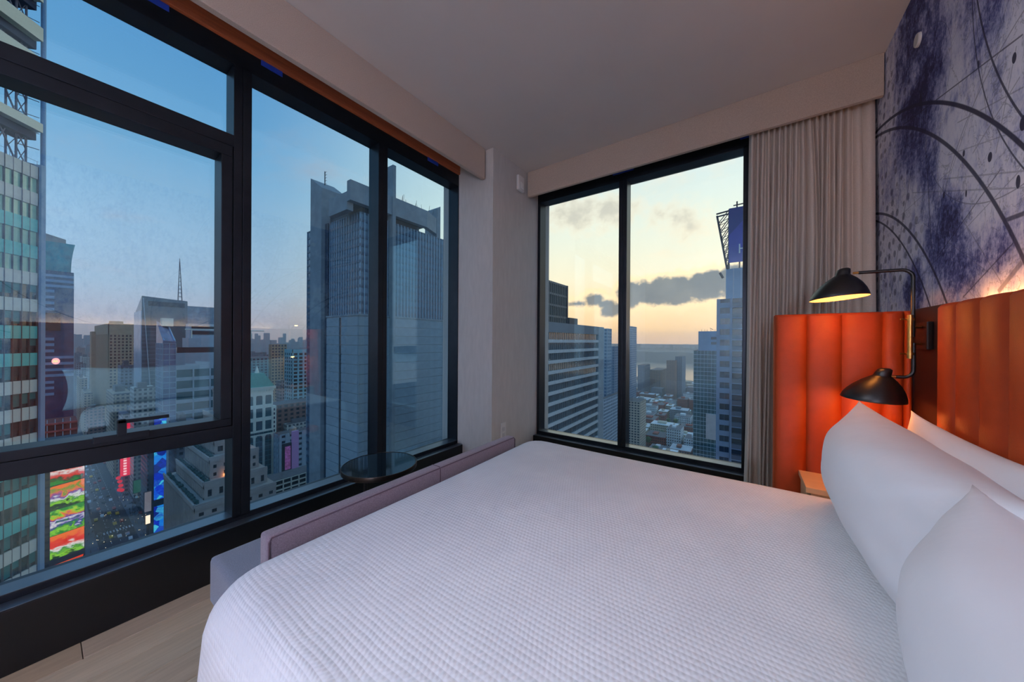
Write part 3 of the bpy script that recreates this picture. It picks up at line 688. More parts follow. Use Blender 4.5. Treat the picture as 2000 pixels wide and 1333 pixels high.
def clear(x0, x1, y0, y1, g=.8):
    """trim the hidden back of a block so that it does not run into one built before; None when no room is left"""
    for a0, a1, b0, b1 in OCC:
        if x0 < a1+g and x1 > a0-g and y0 < b1+g and y1 > b0-g:
            if a1+g < x1-6 and a1+g > x0: x0 = a1+g
            elif b0-g > y0+6 and b0-g < y1: y1 = b0-g
            else: return None
    return x0, x1, y0, y1
def tower(name, label, uc, ul, ur, vt, t, core, wall, bw=4, fh=4, pw_=.8, sh=1.2, dep_=.4, zb=None, dep=30, top=0.0, span=None, pieces=False, cat='building', faces='yx', group=None, roof=True):
    x0, x1, y0, y1, z1 = geom(uc, ul, ur, vt, t, dep); zb = GZ if zb is None else zb
    x0, x1, y0, y1 = clear(x0, x1, y0, y1) or (x0, x1, y0, y1); OCC.append((x0, x1, y0, y1))
    T = thing(name, ((x0+x1)/2, (y0+y1)/2, zb), label, cat, group)
    slab('core', x0, x1, y0, y1, zb, z1-.4, core, T)
    zs = max(zb, z1-130)
    if 'y' in faces: skin(T, 'y', x0, x1, zs, z1, y0, bw, fh, pw_, sh, dep_, wall, span, pieces, top=top)
    if 'x' in faces: skin(T, 'x', y0, y1, zs, z1, x1, bw, fh, pw_, sh, dep_, wall, span, pieces, top=top)
    if roof: slab('roof', x0-.2, x1+.2, y0-.2, y1+.2, z1-.4, z1, mc_roof, T)
    return T, (x0, x1, y0, y1, z1)

# ---- ground, river, far shore
struct('street', MB().box((-6000, -2500, GZ-2), (900, 1330, GZ)), mat('asphalt', (52, 58, 68), .8, var=.18, vscale=.06))
struct('river', MB().box((-6000, 1330, GZ-4), (5000, 2560, GZ-1)), mat('river_water', (176, 178, 180), .16, metal=.85, var=.05, vscale=.01, bump=.0, bscale=.12, bstretch=(1, .35, 1), spec=.8))
def hills(name, y, zs, dep, col, seed):
    r_ = random.Random(seed); mb = MB(); pts = []; x = -5200; h = zs
    while x < 3600:
        h += r_.uniform(-6, 6); h = min(zs+14, max(zs-14, h)); pts.append((x, h)); x += r_.uniform(40, 130)
    mb.prism([(-5200, GZ-2)]+pts+[(3600, GZ-2)], y, y+dep, 'y')
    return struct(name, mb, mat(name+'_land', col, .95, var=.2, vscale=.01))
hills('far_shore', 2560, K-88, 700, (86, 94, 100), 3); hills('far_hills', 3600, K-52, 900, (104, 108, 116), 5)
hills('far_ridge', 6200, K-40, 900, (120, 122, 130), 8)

# ---- (1) nearest office tower at far left: glass rows between beige and sea-green panels, sign lattice on the roof
fd = Vector((-.7235, .690, 0)); fn = Vector((.690, .7235, 0))        # along its street front / outward
PC = Vector((hd(76).x*50, hd(76).y*50, 0))                            # its far corner
NT1 = thing('office_tower', (PC.x, PC.y, GZ), 'nearest office tower, beige and sea-green panels, at the far left window edge', 'building')
def loc(s, d, z): p = PC-fd*s+fn*d; return (p.x, p.y, K+z)
def obox(mb, s0, s1, d0, d1, z0, z1):
    return mb.add([loc(s0, d0, z0), loc(s1, d0, z0), loc(s1, d1, z0), loc(s0, d1, z0), loc(s0, d0, z1), loc(s1, d0, z1), loc(s1, d1, z1), loc(s0, d1, z1)],
                  [(0, 3, 2, 1), (4, 5, 6, 7), (0, 1, 5, 4), (1, 2, 6, 5), (2, 3, 7, 6), (3, 0, 4, 7)])
mp_b = mat('beige_stone_panel', (198, 190, 176), .55, var=.07, vscale=.8); mp_t = mat('sea_green_panel', (92, 178, 166), .3, var=.1, vscale=.6)
mp_g = mat('sky_bright_green_glass', (150, 186, 158), .08, var=.2, vscale=.3, spec=1.0, coat=.5); mp_d = mat('dark_green_glass', (14, 52, 54), .08, var=.5, vscale=.5, spec=.9)  # top rows: bright sky reflection put into the lighter green glass colour
mp_bl = mat('teal_blind', (26, 104, 100), .5, var=.12, vscale=.8); mp_m = mat('tan_mullion', (84, 78, 76), .6); mp_p = mat('blue_grey_pier', (116, 140, 164), .45, var=.08, vscale=.3)
ROOF = 25.6; FH = 3.98; BW = .97
obox(MB(), .2, 14, -16, -.35, GZ-K, ROOF-.3).build('core', mg_black, NT1)
obox(MB(), -.45, .12, -16.2, .35, GZ-K, ROOF+.4).build('pier', mp_p, NT1, label='blue-grey corner pier')
rb = random.Random(4)
spc = 'BBTTBBTTBBBTTTBBT'
for i in range(24):
    zt = ROOF-i*FH                       # top of this floor's solid band
    c = spc[i % len(spc)]
    for j in range(8):
        s0 = .16+j*BW; s1 = s0+BW
        near = j < 5 and i < 17
        if not near: continue
        obox(MB(), s0+.02, s1-.02, -.3, -.02, zt-1.85, zt).build('spandrel_panel', mp_b if c == 'B' else mp_t, NT1)
        gm = mp_g if i < 4 else mp_d
        obox(MB(), s0+.03, s1-.03, -.34, -.20, zt-FH+.04, zt-1.89).build('window_pane', gm, NT1)
        if i >= 4 and rb.random() < .55:
            h = rb.choice((.5, .75, .9)); obox(MB(), s0+.05, s1-.05, -.2, -.17, zt-1.9-2.0*h, zt-1.9).build('blind', mp_bl, NT1)
mb = MB(); m2_ = MB()
for i in range(24):
    zt = ROOF-i*FH
    for j in range(14):
        if i < 17 and j < 5: continue
        s0 = .16+j*BW
        obox(mb if spc[i % len(spc)] == 'B' else m2_, s0+.02, s0+BW-.02, -.3, -.02, zt-1.85, zt)
mb.build('beige_panels', mp_b, NT1, kind='stuff'); m2_.build('green_panels', mp_t, NT1, kind='stuff')
for j in range(15):
    s = .16+j*BW; obox(MB(), s-.022, s+.022, -.3, .06 if j % 2 == 0 else .01, -72, ROOF).build('mullion', mp_m, NT1)
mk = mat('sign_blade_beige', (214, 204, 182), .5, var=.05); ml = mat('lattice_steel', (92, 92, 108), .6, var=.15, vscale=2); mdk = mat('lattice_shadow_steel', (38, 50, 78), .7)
for z0, z1 in ((30.9, 32.2), (40.2, 42.0), (44.6, 46.6), (50.5, 52.5)):
    obox(MB(), -.05, 16, -.7, .35, z0, z1).build('sign_blade', mk, NT1)
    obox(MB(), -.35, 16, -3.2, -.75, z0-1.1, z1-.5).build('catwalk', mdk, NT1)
lt = MB(); cs = [(.35, -1.3), (1.3, -1.5), (.6, -3.4), (4.4, -1.4), (5.2, -3.5)]
for s, d in cs: lt.bar(loc(s, d, ROOF-.5), loc(s, d, 62), .17)
for k_ in range(13):
    z = ROOF+k_*2.4
    lt.bar(loc(-.25, -.3, z+.4), loc(1.3, -1.5, z+.4), .08); lt.bar(loc(.35, -1.3, z), loc(1.3, -1.5, z+2.4), .10); lt.bar(loc(1.3, -1.5, z), loc(.35, -1.3, z+2.4), .07)
    lt.bar(loc(.6, -3.4, z), loc(1.3, -1.5, z+1.2), .07)
for k_ in range(5):
    z = ROOF+k_*7; lt.bar(loc(1.3, -1.5, z), loc(4.4, -1.4, z+7), .14); lt.bar(loc(4.4, -1.4, z), loc(1.3, -1.5, z+7), .10); lt.bar(loc(1.3, -1.5, z+6.8), loc(5, -1.5, z+6.8), .16)
    lt.bar(loc(.6, -3.4, z), loc(5.2, -3.5, z+7), .12); lt.bar(loc(1.3, -1.5, z+3.5), loc(5.2, -3.5, z+7), .10)
for s in (0, 1.6, 3.2, 4.8): lt.bar(loc(s, -.3, ROOF-.3), loc(s, -.3, ROOF+.9), .03)
lt.bar(loc(-.2, -.3, ROOF+.9), loc(6, -.3, ROOF+.9), .03)
lt.build('sign_lattice', ml, NT1, kind='stuff')
MB().tube([loc(-.55, -.1, -60), loc(-.55, -.1, 66)], .26, 10).build('mast_pole', mat('mast_blue_grey', (104, 132, 160), .45), NT1, smooth=True)

# ---- (2) blue tower behind it with a flared teal crown and an oval sign
T2 = thing('hotel_tower', (-372, 7, GZ), 'blue banded tower with a flared teal crown and glowing oval sign', 'building')
x0, x1, y0, y1, z1 = geom(70, 60, 144, 530, 215); x1 = -372.; yl, yr = hd(68).y/hd(68).x*x1, hd(144).y/hd(144).x*x1
def zat(u, v, x): return K+(at(u, v, 1).z-K)*(x/hd(u).x)
zb2 = zat(110, 530, x1)
slab('core', x1-40, x1, yl, yr, GZ, zb2, mat('hotel_blue_glass', (14, 62, 92), .2, var=.25, vscale=.2, spec=.8), T2)
zt2 = zat(110, 474, x1); ye = hd(146).y/hd(146).x*x1; yi = hd(138).y/hd(138).x*x1
cr = MB(); n = 8
pts = [(yl, zb2)]+[(yi+(ye-yi)*(q/n)**2, zb2+(zt2-zb2)*q/n) for q in range(n+1)]+[(yl, zt2)]
cr.prism(pts, x1-38, x1+.6, 'x'); cr.build('crown', mat('crown_teal_glass', (18, 124, 132), .2, var=.25, vscale=.25, spec=.8), T2)
MB().prism([(yl, zt2), (yl, zat(80, 448, x1)), (hd(129).y/hd(129).x*x1, zat(129, 466, x1)), (hd(129).y/hd(129).x*x1, zt2)], x1-30, x1-6, 'x').build('roof_screen', mat('roof_screen_taupe', (140, 130, 124), .8), T2)
ym = hd(106).y/hd(106).x*x1
for k_, v in enumerate((537, 547, 557)): slab('band', x1, x1+.7, yl, yr, zat(110, v+5, x1), zat(110, v, x1), mp_p, T2)
for v in (567, 579, 590, 602, 660, 671, 683): slab('band', x1, x1+.7, yl, ym, zat(110, v+5.5, x1), zat(110, v, x1), mp_p, T2)
for v in (696, 708, 720, 731, 744, 755, 767): slab('band', x1, x1+.7, yl, yr if v < 740 else ym, zat(110, v+5, x1), zat(110, v, x1), mp_p, T2)
slab('dark_panel', x1, x1+.9, yl, hd(118).y/hd(118).x*x1, zat(110, 646, x1), zat(110, 612, x1), mg_black, T2)
sg = MB(); c = at(109, 706, 1); c = EYE+(c-EYE)*((x1+1.6)/c.x)
ov = lambda k: [(c.y+1.62*k*math.cos(a*PI/16), c.z+2.0*k*math.sin(a*PI/16)) for a in range(32)]
so = MB().prism(ov(1), x1+.8, x1+1.6, 'x').build('oval_sign', emat('oval_sign_glow', (255, 150, 150), 1.3), T2)
mark = MB()
for dy_, in ((-.7,), (.25,)): mark.tube([(x1+1.65, c.y+dy_-.25, c.z-.8), (x1+1.65, c.y+dy_-.1, c.z+.6), (x1+1.65, c.y+dy_+.2, c.z+.7), (x1+1.65, c.y+dy_+.35, c.z-.6)], .12, 6)
mark.build('sign_script', emat('oval_script', (250, 214, 130), 1.2), so, kind='stuff')

# ---- (3) tan art-deco tower
OCC.append((-412, -372, yl, yr))
T3, b3 = tower('deco_tower', 'tan masonry tower with a stepped crown beyond the avenue', 213, 186, 266, 632, 430, mg_black, mc_tan, 3.4, 4.1, 1.5, 1.9, .6, top=14)
x0, x1, y0, y1, z1 = b3
OCC.append((x0-8, x1+2, y0-7, y1)); slab('roof_house', x1-22, x1-6, y0+24, y0+38, z1, z1+9, mc_brown, T3); slab('left_wing', x0-6, x0+20, y0-5, y0+10, GZ, z1-9, mc_tan, T3); slab('parapet', x1-3, x1+1, y0, y0+12, z1, z1+3, mc_tan, T3)
mb = MB()
for k_ in range(4): mb.box((x1+.5, y0+22+k_*4, z1-12), (x1+1.1, y0+23.4+k_*4, z1-3))
mb.build('crown_slot', mg_black, T3, kind='stuff')

# ---- (4) dark wedge-topped glass tower with a lattice antenna behind it
T4 = thing('wedge_tower', (-270, 80, GZ), 'dark glass tower with a slanted roof edge and louvre slot', 'building')
x0, x1, y0, y1, z1 = geom(277, 263, 366, 578, 330)
OCC.append((x0, x1, y0, y1)); mb = MB(); zl = z1-16; ze = zat(365, 589, x1)
mb.add([(x0, y0, GZ), (x1, y0, GZ), (x1, y1, GZ), (x0, y1, GZ), (x0, y0, zl), (x1, y0, z1), (x1, y1, ze), (x0, y1, zl-4)], [(0, 3, 2, 1), (4, 5, 6, 7), (0, 1, 5, 4), (1, 2, 6, 5), (2, 3, 7, 6), (3, 0, 4, 7)])
mb.build('core', mat('slate_glass', (62, 82, 92), .22, var=.3, vscale=.08, spec=.8), T4)
slab('side_skin', x0-.2, x1+.1, y0-.6, y0, GZ, zl+1, mat('pale_glass_skin', (150, 168, 184), .2, var=.15, vscale=.1), T4)
slab('louvre_slot', x1, x1+.5, y0+(y1-y0)*.13, y0+(y1-y0)*.93, zat(330, 600, x1), zat(330, 591, x1), mg_black, T4)
mb = MB()
for k_ in range(46): z = zat(300, 640, x1)-k_*4.0; mb.box((x1, y0, z), (x1+.25, y0+(y1-y0)*(.28+.02*k_ if k_ < 12 else .55), z+.35))
mb.build('floor_line', mat('floor_line_grey', (104, 122, 132), .4), T4, kind='stuff')
mb = MB().bar((x1+.3, y0+1, z1-2), (x1+.3, y0+(y1-y0)*.22, z1-120), .5); mb.build('edge_fin', mc_steel, T4)
AN = thing('antenna_mast', at(352, 590, 520), 'tall lattice antenna mast rising behind the dark wedge tower', 'antenna')
b = at(352, 640, 520); tp = at(351, 505, 520); mb = MB(); hw = 3.6
for sx_, sy_ in ((-1, -1), (1, -1), (1, 1), (-1, 1)): mb.bar(b+Vector((sx_*hw, sy_*hw, 0)), tp, .5)
for k_ in range(17):
    q = k_/18; z = b.lerp(tp, q); w_ = hw*(1-q); 
    for (a0, a1) in (((-1, -1), (1, -1)), ((1, -1), (1, 1)), ((1, 1), (-1, 1)), ((-1, 1), (-1, -1))):
        mb.bar(z+Vector((a0[0]*w_, a0[1]*w_, 0)), z+Vector((a1[0]*w_, a1[1]*w_, 0)), .45)
slab('shaft', b.x-9, b.x+9, b.y-9, b.y+9, GZ, b.z, mc_conc, AN)
mb.build('lattice', mat('antenna_brown', (96, 84, 88), .7), AN, kind='stuff')
# ---- (5) slope-topped blue sliver, the block with white floor bands, the blue slab behind
tower('blue_slab', 'flat blue glass slab behind the wedge tower, cut by the sash frame', 366, 352, 470, 598, 400, mg_sky, mat('blue_slab_line', (60, 104, 128), .4), 6, 4, .5, .8, .2, faces='x')
T5 = thing('sliver_tower', (-190, 55, GZ), 'narrow slope-topped glass tower in front of the dark wedge tower', 'building')
x0, x1, y0, y1, z1 = geom(318, 305, 344, 668, 235); OCC.append((x0, x1, y0, y1)); zh = zat(308, 636, x1)
mb = MB().add([(x0, y0, GZ), (x1, y0, GZ), (x1, y1, GZ), (x0, y1, GZ), (x0, y0, zh+4), (x1, y0, z1+1), (x1, y1, z1), (x0, y1, zh)], [(0, 3, 2, 1), (4, 5, 6, 7), (0, 1, 5, 4), (1, 2, 6, 5), (2, 3, 7, 6), (3, 0, 4, 7)])
mb.build('core', mat('mauve_glass', (110, 116, 140), .2, var=.3, vscale=.15, spec=.8), T5)
skin(T5, 'x', y0, y1, z1-90, z1-1, x1, 3, 4, .3, .5, .15, mc_steel); skin(T5, 'y', x0, x1, z1-90, z1-1, y0, 4, 4, .4, .5, .15, mc_steel)
for a in (.1, .9): MB().bar((x0, y0+(y1-y0)*a, zh+1), (x1, y0+(y1-y0)*a, z1+.8), .7).build('roof_rail', mat('roof_rail_blue', (120, 160, 190), .4), T5)
slab('roof_tank', x0+1, x0+7, y0+2, y0+8, zh, zh+6, mc_white, T5)
T6, b6 = tower('banded_block', 'grey office block with white floor bands and roof frame beside the sash frame', 343, 330, 470, 690, 262, mg_teal, mc_steel, 10, 8.7, .9, 2.8, .6, top=12)
x0, x1, y0, y1, z1 = b6
slab('clerestory', x0, x1-1, y0+1, y1, z1, z1+4.4, mg_black, T6); slab('upper_storey', x0, x1-3, y0+8, y1, z1+4.4, z1+12, mc_steel, T6)
slab('penthouse', x0, x1-10, y0+10, y0+32, z1+12, z1+24, mc_steel, T6); slab('penthouse_glazing', x1-10, x1-9.4, y0+11, y0+31, z1+15, z1+18, mg_black, T6); slab('penthouse_glazing', x1-10, x1-9.4, y0+11, y0+31, z1+20, z1+22, mg_black, T6)
fr = MB()
for yy in (y0+10, y0+30, y0+50): fr.bar((x1-4, yy, z1+12), (x1-4, yy, z1+19), .5)
fr.bar((x1-4, y0+6, z1+19), (x1-4, y0+60, z1+19), .6); fr.build('roof_frame', mc_white, T6, kind='stuff')

# ---- (6) stepped limestone tower with planted terraces and a lit globe
T7 = thing('stepped_tower', (-150, 60, GZ), 'stepped limestone tower with planted terraces and warm terrace lights', 'building')
m_hedge = mat('terrace_shrub', (40, 72, 68), .9, var=.5, vscale=1.2)
tiers = [(380, 322, 540, 992, 150), (398, 346, 527, 947, 157), (409, 352, 521, 898, 163), (418, 362, 510, 862, 170), (428, 376, 502, 818, 178), (438, 388, 492, 768, 186), (446, 400, 480, 722, 193)]
prev = None; rb = random.Random(12)
TB = []
for i, (uc, ul, ur, v, tt) in enumerate(tiers):
    x0, x1, y0, y1, z1 = geom(uc, ul, ur, v, tt)
    if TB: x0 = max(x0, TB[-1][0]+1); x1 = min(x1, TB[-1][1]-3.2); y0 = max(y0, TB[-1][2]+3.0); y1 = min(y1, TB[-1][3]-2)
    TB.append((x0, x1, y0, y1, z1))
OCC.append(TB[0][:4])
for i, (x0, x1, y0, y1, z1) in enumerate(TB):
    zb = GZ if i == 0 else TB[i-1][4]
    slab('core', x0, x1, y0, y1, zb, z1-.5, mg_black, T7)
    zs = max(zb, z1-60)
    if zs > zb: slab('lower_wall', x0-.3, x1+.4, y0-.5, y1, zb, zs, mc_lime, T7)
    skin(T7, 'y', x0, x1, zs, z1, y0, 2.2, 60, 1.15, 1.5, .18, mc_lime, top=1.4, pier_proud=.0)                # fluted flank
    skin(T7, 'x', y0, y1, zs, z1, x1, 4.4, 3.9, 2.7, 2.1, .5, mc_lime, top=2.0, pier_proud=.02)
    slab('terrace', x0-.3, x1+.4, y0-.4, y1+.2, z1-.5, z1, mc_lime, T7)
    if i+1 < len(TB):
        nx0, nx1, ny0, ny1, _ = TB[i+1]
        slab('parapet', x0-.3, x1+.4, y0-.5, y0+.1, z1, z1+1.0, mc_lime, T7); slab('parapet', x1-.1, x1+.5, y0-.5, y1, z1, z1+1.0, mc_lime, T7)
        if i < 4:
            mb = MB(); x = x0+1.5
            while x < x1-1:
                r_ = rb.uniform(.6, 1.1); yy = y0+1.5
                mb.lathe([(0, 0), (r_*.8, .1), (r_, r_*.7), (r_*.7, r_*1.4), (0, r_*1.7)], (x, yy, z1), 7); x += rb.uniform(1.3, 2.6)
            mb.build('terrace_shrubs', m_hedge, T7, kind='stuff')
gl = at(446, 690, 193); MB().lathe([(3.2*math.sin(PI*k_/12), -3.2*math.cos(PI*k_/12)) for k_ in range(13)], (TB[-1][1]-6, (TB[-1][2]+TB[-1][3])/2, TB[-1][4]+5), 20).build('globe', mat('lit_globe', (220, 190, 150), .4, emit=(255, 200, 140), estr=.5), T7, smooth=True)
slab('cupola', TB[-1][1]-9, TB[-1][1]-3, (TB[-1][2]+TB[-1][3])/2-3, (TB[-1][2]+TB[-1][3])/2+3, TB[-1][4], TB[-1][4]+2.5, mc_cop, T7)
for (ti, q) in ((1, .38), (2, .75)):
    x0, x1, y0, y1, z1 = TB[ti]; yy = y0+(y1-y0)*q
    MB().lathe([(0, -.35), (.35, 0), (0, .35)], (TB[ti+1][1]+1.0, yy, z1+.8), 10).build('terrace_lamp', emat('terrace_glow', (255, 160, 90), 60), T7)
x0, x1, y0, y1, z1 = TB[2]
MB().lathe([(0, -.35), (.35, 0), (0, .35)], (x0+2.0, y0-.8+1.2, z1+1.4), 10).build('terrace_lamp', emat('terrace_glow', (255, 160, 90), 60), T7)

# ---- (7) cream tower with arches and a green copper roof
x0, x1, y0, y1, z1 = geom(478, 470, 533, 762, 265, 26)
T8 = thing('copper_roof_tower', ((x0+x1)/2, (y0+y1)/2, GZ), 'cream terracotta tower with arched windows and green copper roof', 'building')
OCC.append((x0, x1, y0, y1+8)); slab('core', x0, x1, y0, y1, GZ, z1-1, mg_teal, T8)
skin(T8, 'x', y0, y1, z1-36, z1, x1, 6.0, 12.5, 1.9, 3.0, .8, mc_white, top=4.5); skin(T8, 'x', y0, y1, z1-110, z1-38, x1, 6.0, 36, 1.5, 2.2, .6, mc_white)
skin(T8, 'x', y0, y1, z1-110, z1-36, x1, 3.0, 4.0, .35, .5, .2, mat('copper_green_frame', (52, 116, 128), .5))
ar = MB(); nbay = round((y1-y0)/6.0); bw = (y1-y0)/nbay
for i in range(nbay):                       # arch heads above the tall windows
    c = y0+(i+.5)*bw; r_ = bw/2-.95
    for zt in (z1-5.2, z1-38.5):
        top_ = [(c-r_, zt)]+[(c-r_*math.cos(PI*k_/8), zt-r_+r_*math.sin(PI*k_/8)) for k_ in range(9)]+[(c+r_, zt)]
        ar.prism([(c-r_-.05, zt+.2)]+[(c-r_*math.cos(PI*k_/8), zt-r_+r_*math.sin(PI*k_/8)) for k_ in range(9)]+[(c+r_+.05, zt+.2)], x1, x1+.7, 'x')
ar.build('arch_head', mc_white, T8, kind='stuff')
slab('cornice', x0-1, x1+1.8, y0-1, y1+1.8, z1-1, z1+1.2, mc_white, T8)
mb = MB()
for i in range(18): mb.box((x1+.8, y0+i*(y1-y0)/17-.35, z1-2.6), (x1+1.7, y0+i*(y1-y0)/17+.35, z1-1))
mb.build('cornice_bracket', mc_white, T8, kind='stuff')
mb = MB(); cx_, cy_ = (x0+x1)/2, (y0+y1)/2; hz = 12.5
mb.add([(x0, y0, z1+1.2), (x1+1, y0, z1+1.2), (x1+1, y1+1, z1+1.2), (x0, y1+1, z1+1.2), (cx_-3, cy_-4, z1+hz), (cx_+3, cy_-4, z1+hz), (cx_+3, cy_+4, z1+hz), (cx_-3, cy_+4, z1+hz)], [(0, 3, 2, 1), (4, 5, 6, 7), (0, 1, 5, 4), (1, 2, 6, 5), (2, 3, 7, 6), (3, 0, 4, 7)])
mb.build('roof', mc_cop, T8); MB().lathe([(1.6, 0), (1.2, 2), (.4, 5), (0, 6)], (cx_, cy_, z1+hz), 8).build('finial', mc_white, T8)
ya = y1; yb = hd(541).y/hd(541).x*x1
slab('stair_wing', x0+4, x1-.5, ya, yb, GZ, z1-16, mc_white, T8)
mb = MB()
for k_ in range(26): mb.box((x1-.6, ya+(yb-ya)*.32, z1-20-k_*3.6), (x1-.42, ya+(yb-ya)*.68, z1-18-k_*3.6))
mb.build('wing_window', mg_navy, T8, kind='stuff')

# ---- (8) blocks between the cream tower and the concrete tower, rooftop sign
tower('tan_slab', 'tan slab tower with a dark roof tank beyond the cream tower', 530, 526, 560, 673, 420, mg_navy, mc_tan, 3.6, 3.8, 1.4, 1.6, .4)
tower('lattice_front_tower', 'dark tower with a pale lattice front, next to the concrete tower', 572, 557, 640, 683, 330, mg_black, mat('lattice_mint', (132, 172, 180), .6, var=.15, vscale=.1), 4.6, 3.7, 1.5, 1.3, .4, top=3)
tower('low_teal_block', 'low block with a teal top storey left of the tan slab', 492, 470, 545, 700, 480, mg_navy, mat('teal_storey', (96, 140, 146), .7, var=.15, vscale=.1), 5, 4, 1.6, 1.5, .4)
tower('brown_loft', 'plain brown loft block below the lattice-front tower', 540, 520, 640, 792, 300, mg_black, mc_brown, 5, 4, 2.4, 1.8, .3)
tower('grey_loft', 'pale grey loft with water tank behind the rooftop sign', 545, 536, 610, 850, 270, mg_navy, mat('pale_grey_paint', (150, 166, 178), .8, var=.12, vscale=.2), 6, 4.5, 3.6, 2.4, .25)
T9, b9 = tower('grid_front_garage', 'low garage with a white grid front at the foot of the cream tower', 520, 505, 640, 946, 215, mg_black, mc_white, 5, 3.4, .7, .9, .5)
WT = thing('water_tank', at(572, 846, 268), 'round wooden water tank on the pale grey loft roof', 'water tank')
p = at(572, 851, 268); MB().lathe([(0, 1.5), (2.4, 1.5), (2.4, 6), (0, 8.2)], p, 14).build('tank', mc_lime, WT, smooth=True, autosmooth=.6)
for dx_, dy_ in ((-1.5, -1.5), (1.5, -1.5), (1.5, 1.5), (-1.5, 1.5)): MB().bar(p+Vector((dx_, dy_, -.8)), p+Vector((dx_, dy_, 1.6)), .3).build('leg', mc_dark, WT)
VS = thing('blade_sign', at(576, 930, 262), 'lit purple blade sign on the corner below the water tank', 'sign')
p = at(576, 930, 262); q = at(576, 842, 262)
MB().box((p.x-1, p.y-2.3, p.z), (p.x+1, p.y+2.3, q.z)).build('sign_box', mat('sign_box_lilac', (126, 116, 156), .5, emit=(150, 110, 180), estr=.10), VS)
LB = thing('led_billboard', at(561, 925, 258), 'dark billboard with a pink lit poster beside the purple blade sign', 'billboard')
p = at(561, 925, 258); q = at(561, 866, 258)
MB().box((p.x-.6, p.y-3.6, p.z), (p.x+.2, p.y+3.8, q.z)).build('frame', mc_dark, LB); MB().box((p.x+.2, p.y-1.7, p.z+3), (p.x+.35, p.y+2.2, q.z-2.5)).build('poster', mat('pink_poster', (150, 90, 150), .5, var=.8, vscale=.5, emit=(170, 90, 150), estr=.14), LB)

# ---- (9) the big concrete-crowned glass tower
x0, x1, y0, y1, z1 = geom(704, 600, 879, 398, 158); OCC.append((x0-1, x1+3, y0-16, y1+12)); TC = (x0, x1, y0, y1)
T10 = thing('concrete_tower', ((x0+x1)/2, (y0+y1)/2, GZ), 'huge glass tower with concrete fins, overhanging crown and blank concrete base', 'building')
m_cg = facade_glass('concrete_tower_glass', (56, 86, 108), .10); m_cl = mat('tower_light_mullion', (138, 158, 174), .45, var=.08, vscale=.4); m_cs = mat('tower_spandrel_blue', (44, 66, 88), .35, var=.1, vscale=.3)
zt = K+61
slab('core', x0, x1, y0, y1, GZ, zt, m_cg, T10)
zbase = K+12.0
skin(T10, 'y', hd(640).x/hd(640).y*y0, x1, zbase-2, zt, y0, 2.4, 3.9, .22, 1.3, .25, m_cl, m_cs); skin(T10, 'y', x0, hd(614).x/hd(614).y*y0, K-70, zt, y0, 4, 3.9, .3, 1.2, .25, m_cl, m_cs)
skin(T10, 'x', y0, y1-3.2, zbase-2, zt, x1, 2.1, 3.9, .42, 1.3, .25, m_cl, m_cs)
def xw(u): return hd(u).x/hd(u).y*y0
fx0, fx1 = xw(615), xw(636.5)
MB().prism([(fx0, GZ), (fx1, GZ), (fx1, K+80), (fx0, K+88)], y0-2.6, y0+10, 'y').build('fin', mc_conc, T10)
for a in (638.5, 641.5): slab('shadow_slot', xw(a-1.2), xw(a+1.2), y0-.9, y0+.2, GZ, zt, mg_navy, T10)
yp0, yp1 = hd(757.5).y/hd(757.5).x*x1, hd(763.5).y/hd(763.5).x*x1
slab('fin', x1-1.2, x1+3.6, yp0, yp1, GZ, K+89, mc_conc, T10)
yf = hd(862).y/hd(862).x*x1; yg = hd(855).y/hd(855).x*x1
MB().prism([(yg, zt-2), (yf, zt-2), (yf, K+81), (yg, K+79)], x1-12, x1-1.4, 'x').build('fin', mc_conc, T10)
xp = x1+3; yB = hd(683).y/hd(683).x*xp; yE = hd(833).y/hd(833).x*xp
slab('crown_beam', xp-3, xp, yB, yE, K+63.7, K+73, mc_conc, T10); MB().prism([(xp-3, yE), (xp, yE), (xp-5, yE+12), (xp-8, yE+12)], K+63.7, K+73).build('crown_beam', mc_conc, T10)
slab('crown_beam', hd(641).x/hd(641).y*yB, xp-3, yB, yB+3, K+60, K+68.3, mc_conc, T10)
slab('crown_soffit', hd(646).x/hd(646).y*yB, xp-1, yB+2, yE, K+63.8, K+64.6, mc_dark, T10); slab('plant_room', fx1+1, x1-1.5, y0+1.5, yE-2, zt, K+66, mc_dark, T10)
for yy, zz in ((yB+4, 8), ): MB().bar((fx0+4, y0+3, K+82), (fx0+4, y0+3, K+93), .4).build('aerial', mc_dark, T10)
mb = MB()
for k_ in range(5): mb.bar((fx0+4, y0+3, K+86+k_*1.6), (fx0+6, y0+3, K+86+k_*1.6), .2)
rb = random.Random(5)
for k_ in range(12): yy = yE-rb.uniform(-10, 16); mb.bar((xp-2, yy, K+73), (xp-2+rb.uniform(-1, 1), yy, K+75+rb.uniform(0, 2.5)), .14)
mb.build('roof_aerials', mc_dark, T10, kind='stuff')
xb0 = xw(643)
bs = slab('concrete_base', xb0, x1+1.0, y0-1.0, y1-3.4, GZ, zbase-.6, mat('pale_joint', (172, 182, 188), .8), T10)
slab('base_coping', xb0, x1+1.8, y0-1.8, y1-3, zbase-.6, zbase+.2, mc_conc, T10)
m_cp = mat('concrete_panel', (128, 140, 148), .8, var=.12, vscale=.3)
xs_ = xw(667.5), xw(672)
for k_ in range(22):
    z = zbase-1.0-k_*4.6
    slab('base_panel', xb0+.2, xs_[0], y0-1.5, y0-1, z-4.35, z, m_cp, bs); slab('base_panel', xs_[1], x1+.9, y0-1.5, y0-1, z-4.35, z, m_cp, bs); slab('base_panel', x1+1, x1+1.5, y0-1.4, y1-3.5, z-4.35, z, m_cp, bs)
slab('base_slot', xs_[0], xs_[1], y0-1.1, y0-.95, GZ, zbase-1, mg_black, T10)
slab('end_wing', x1-30, x1-.5, y1-2.6, y1+12, GZ, zt+.5, mc_brown, T10)

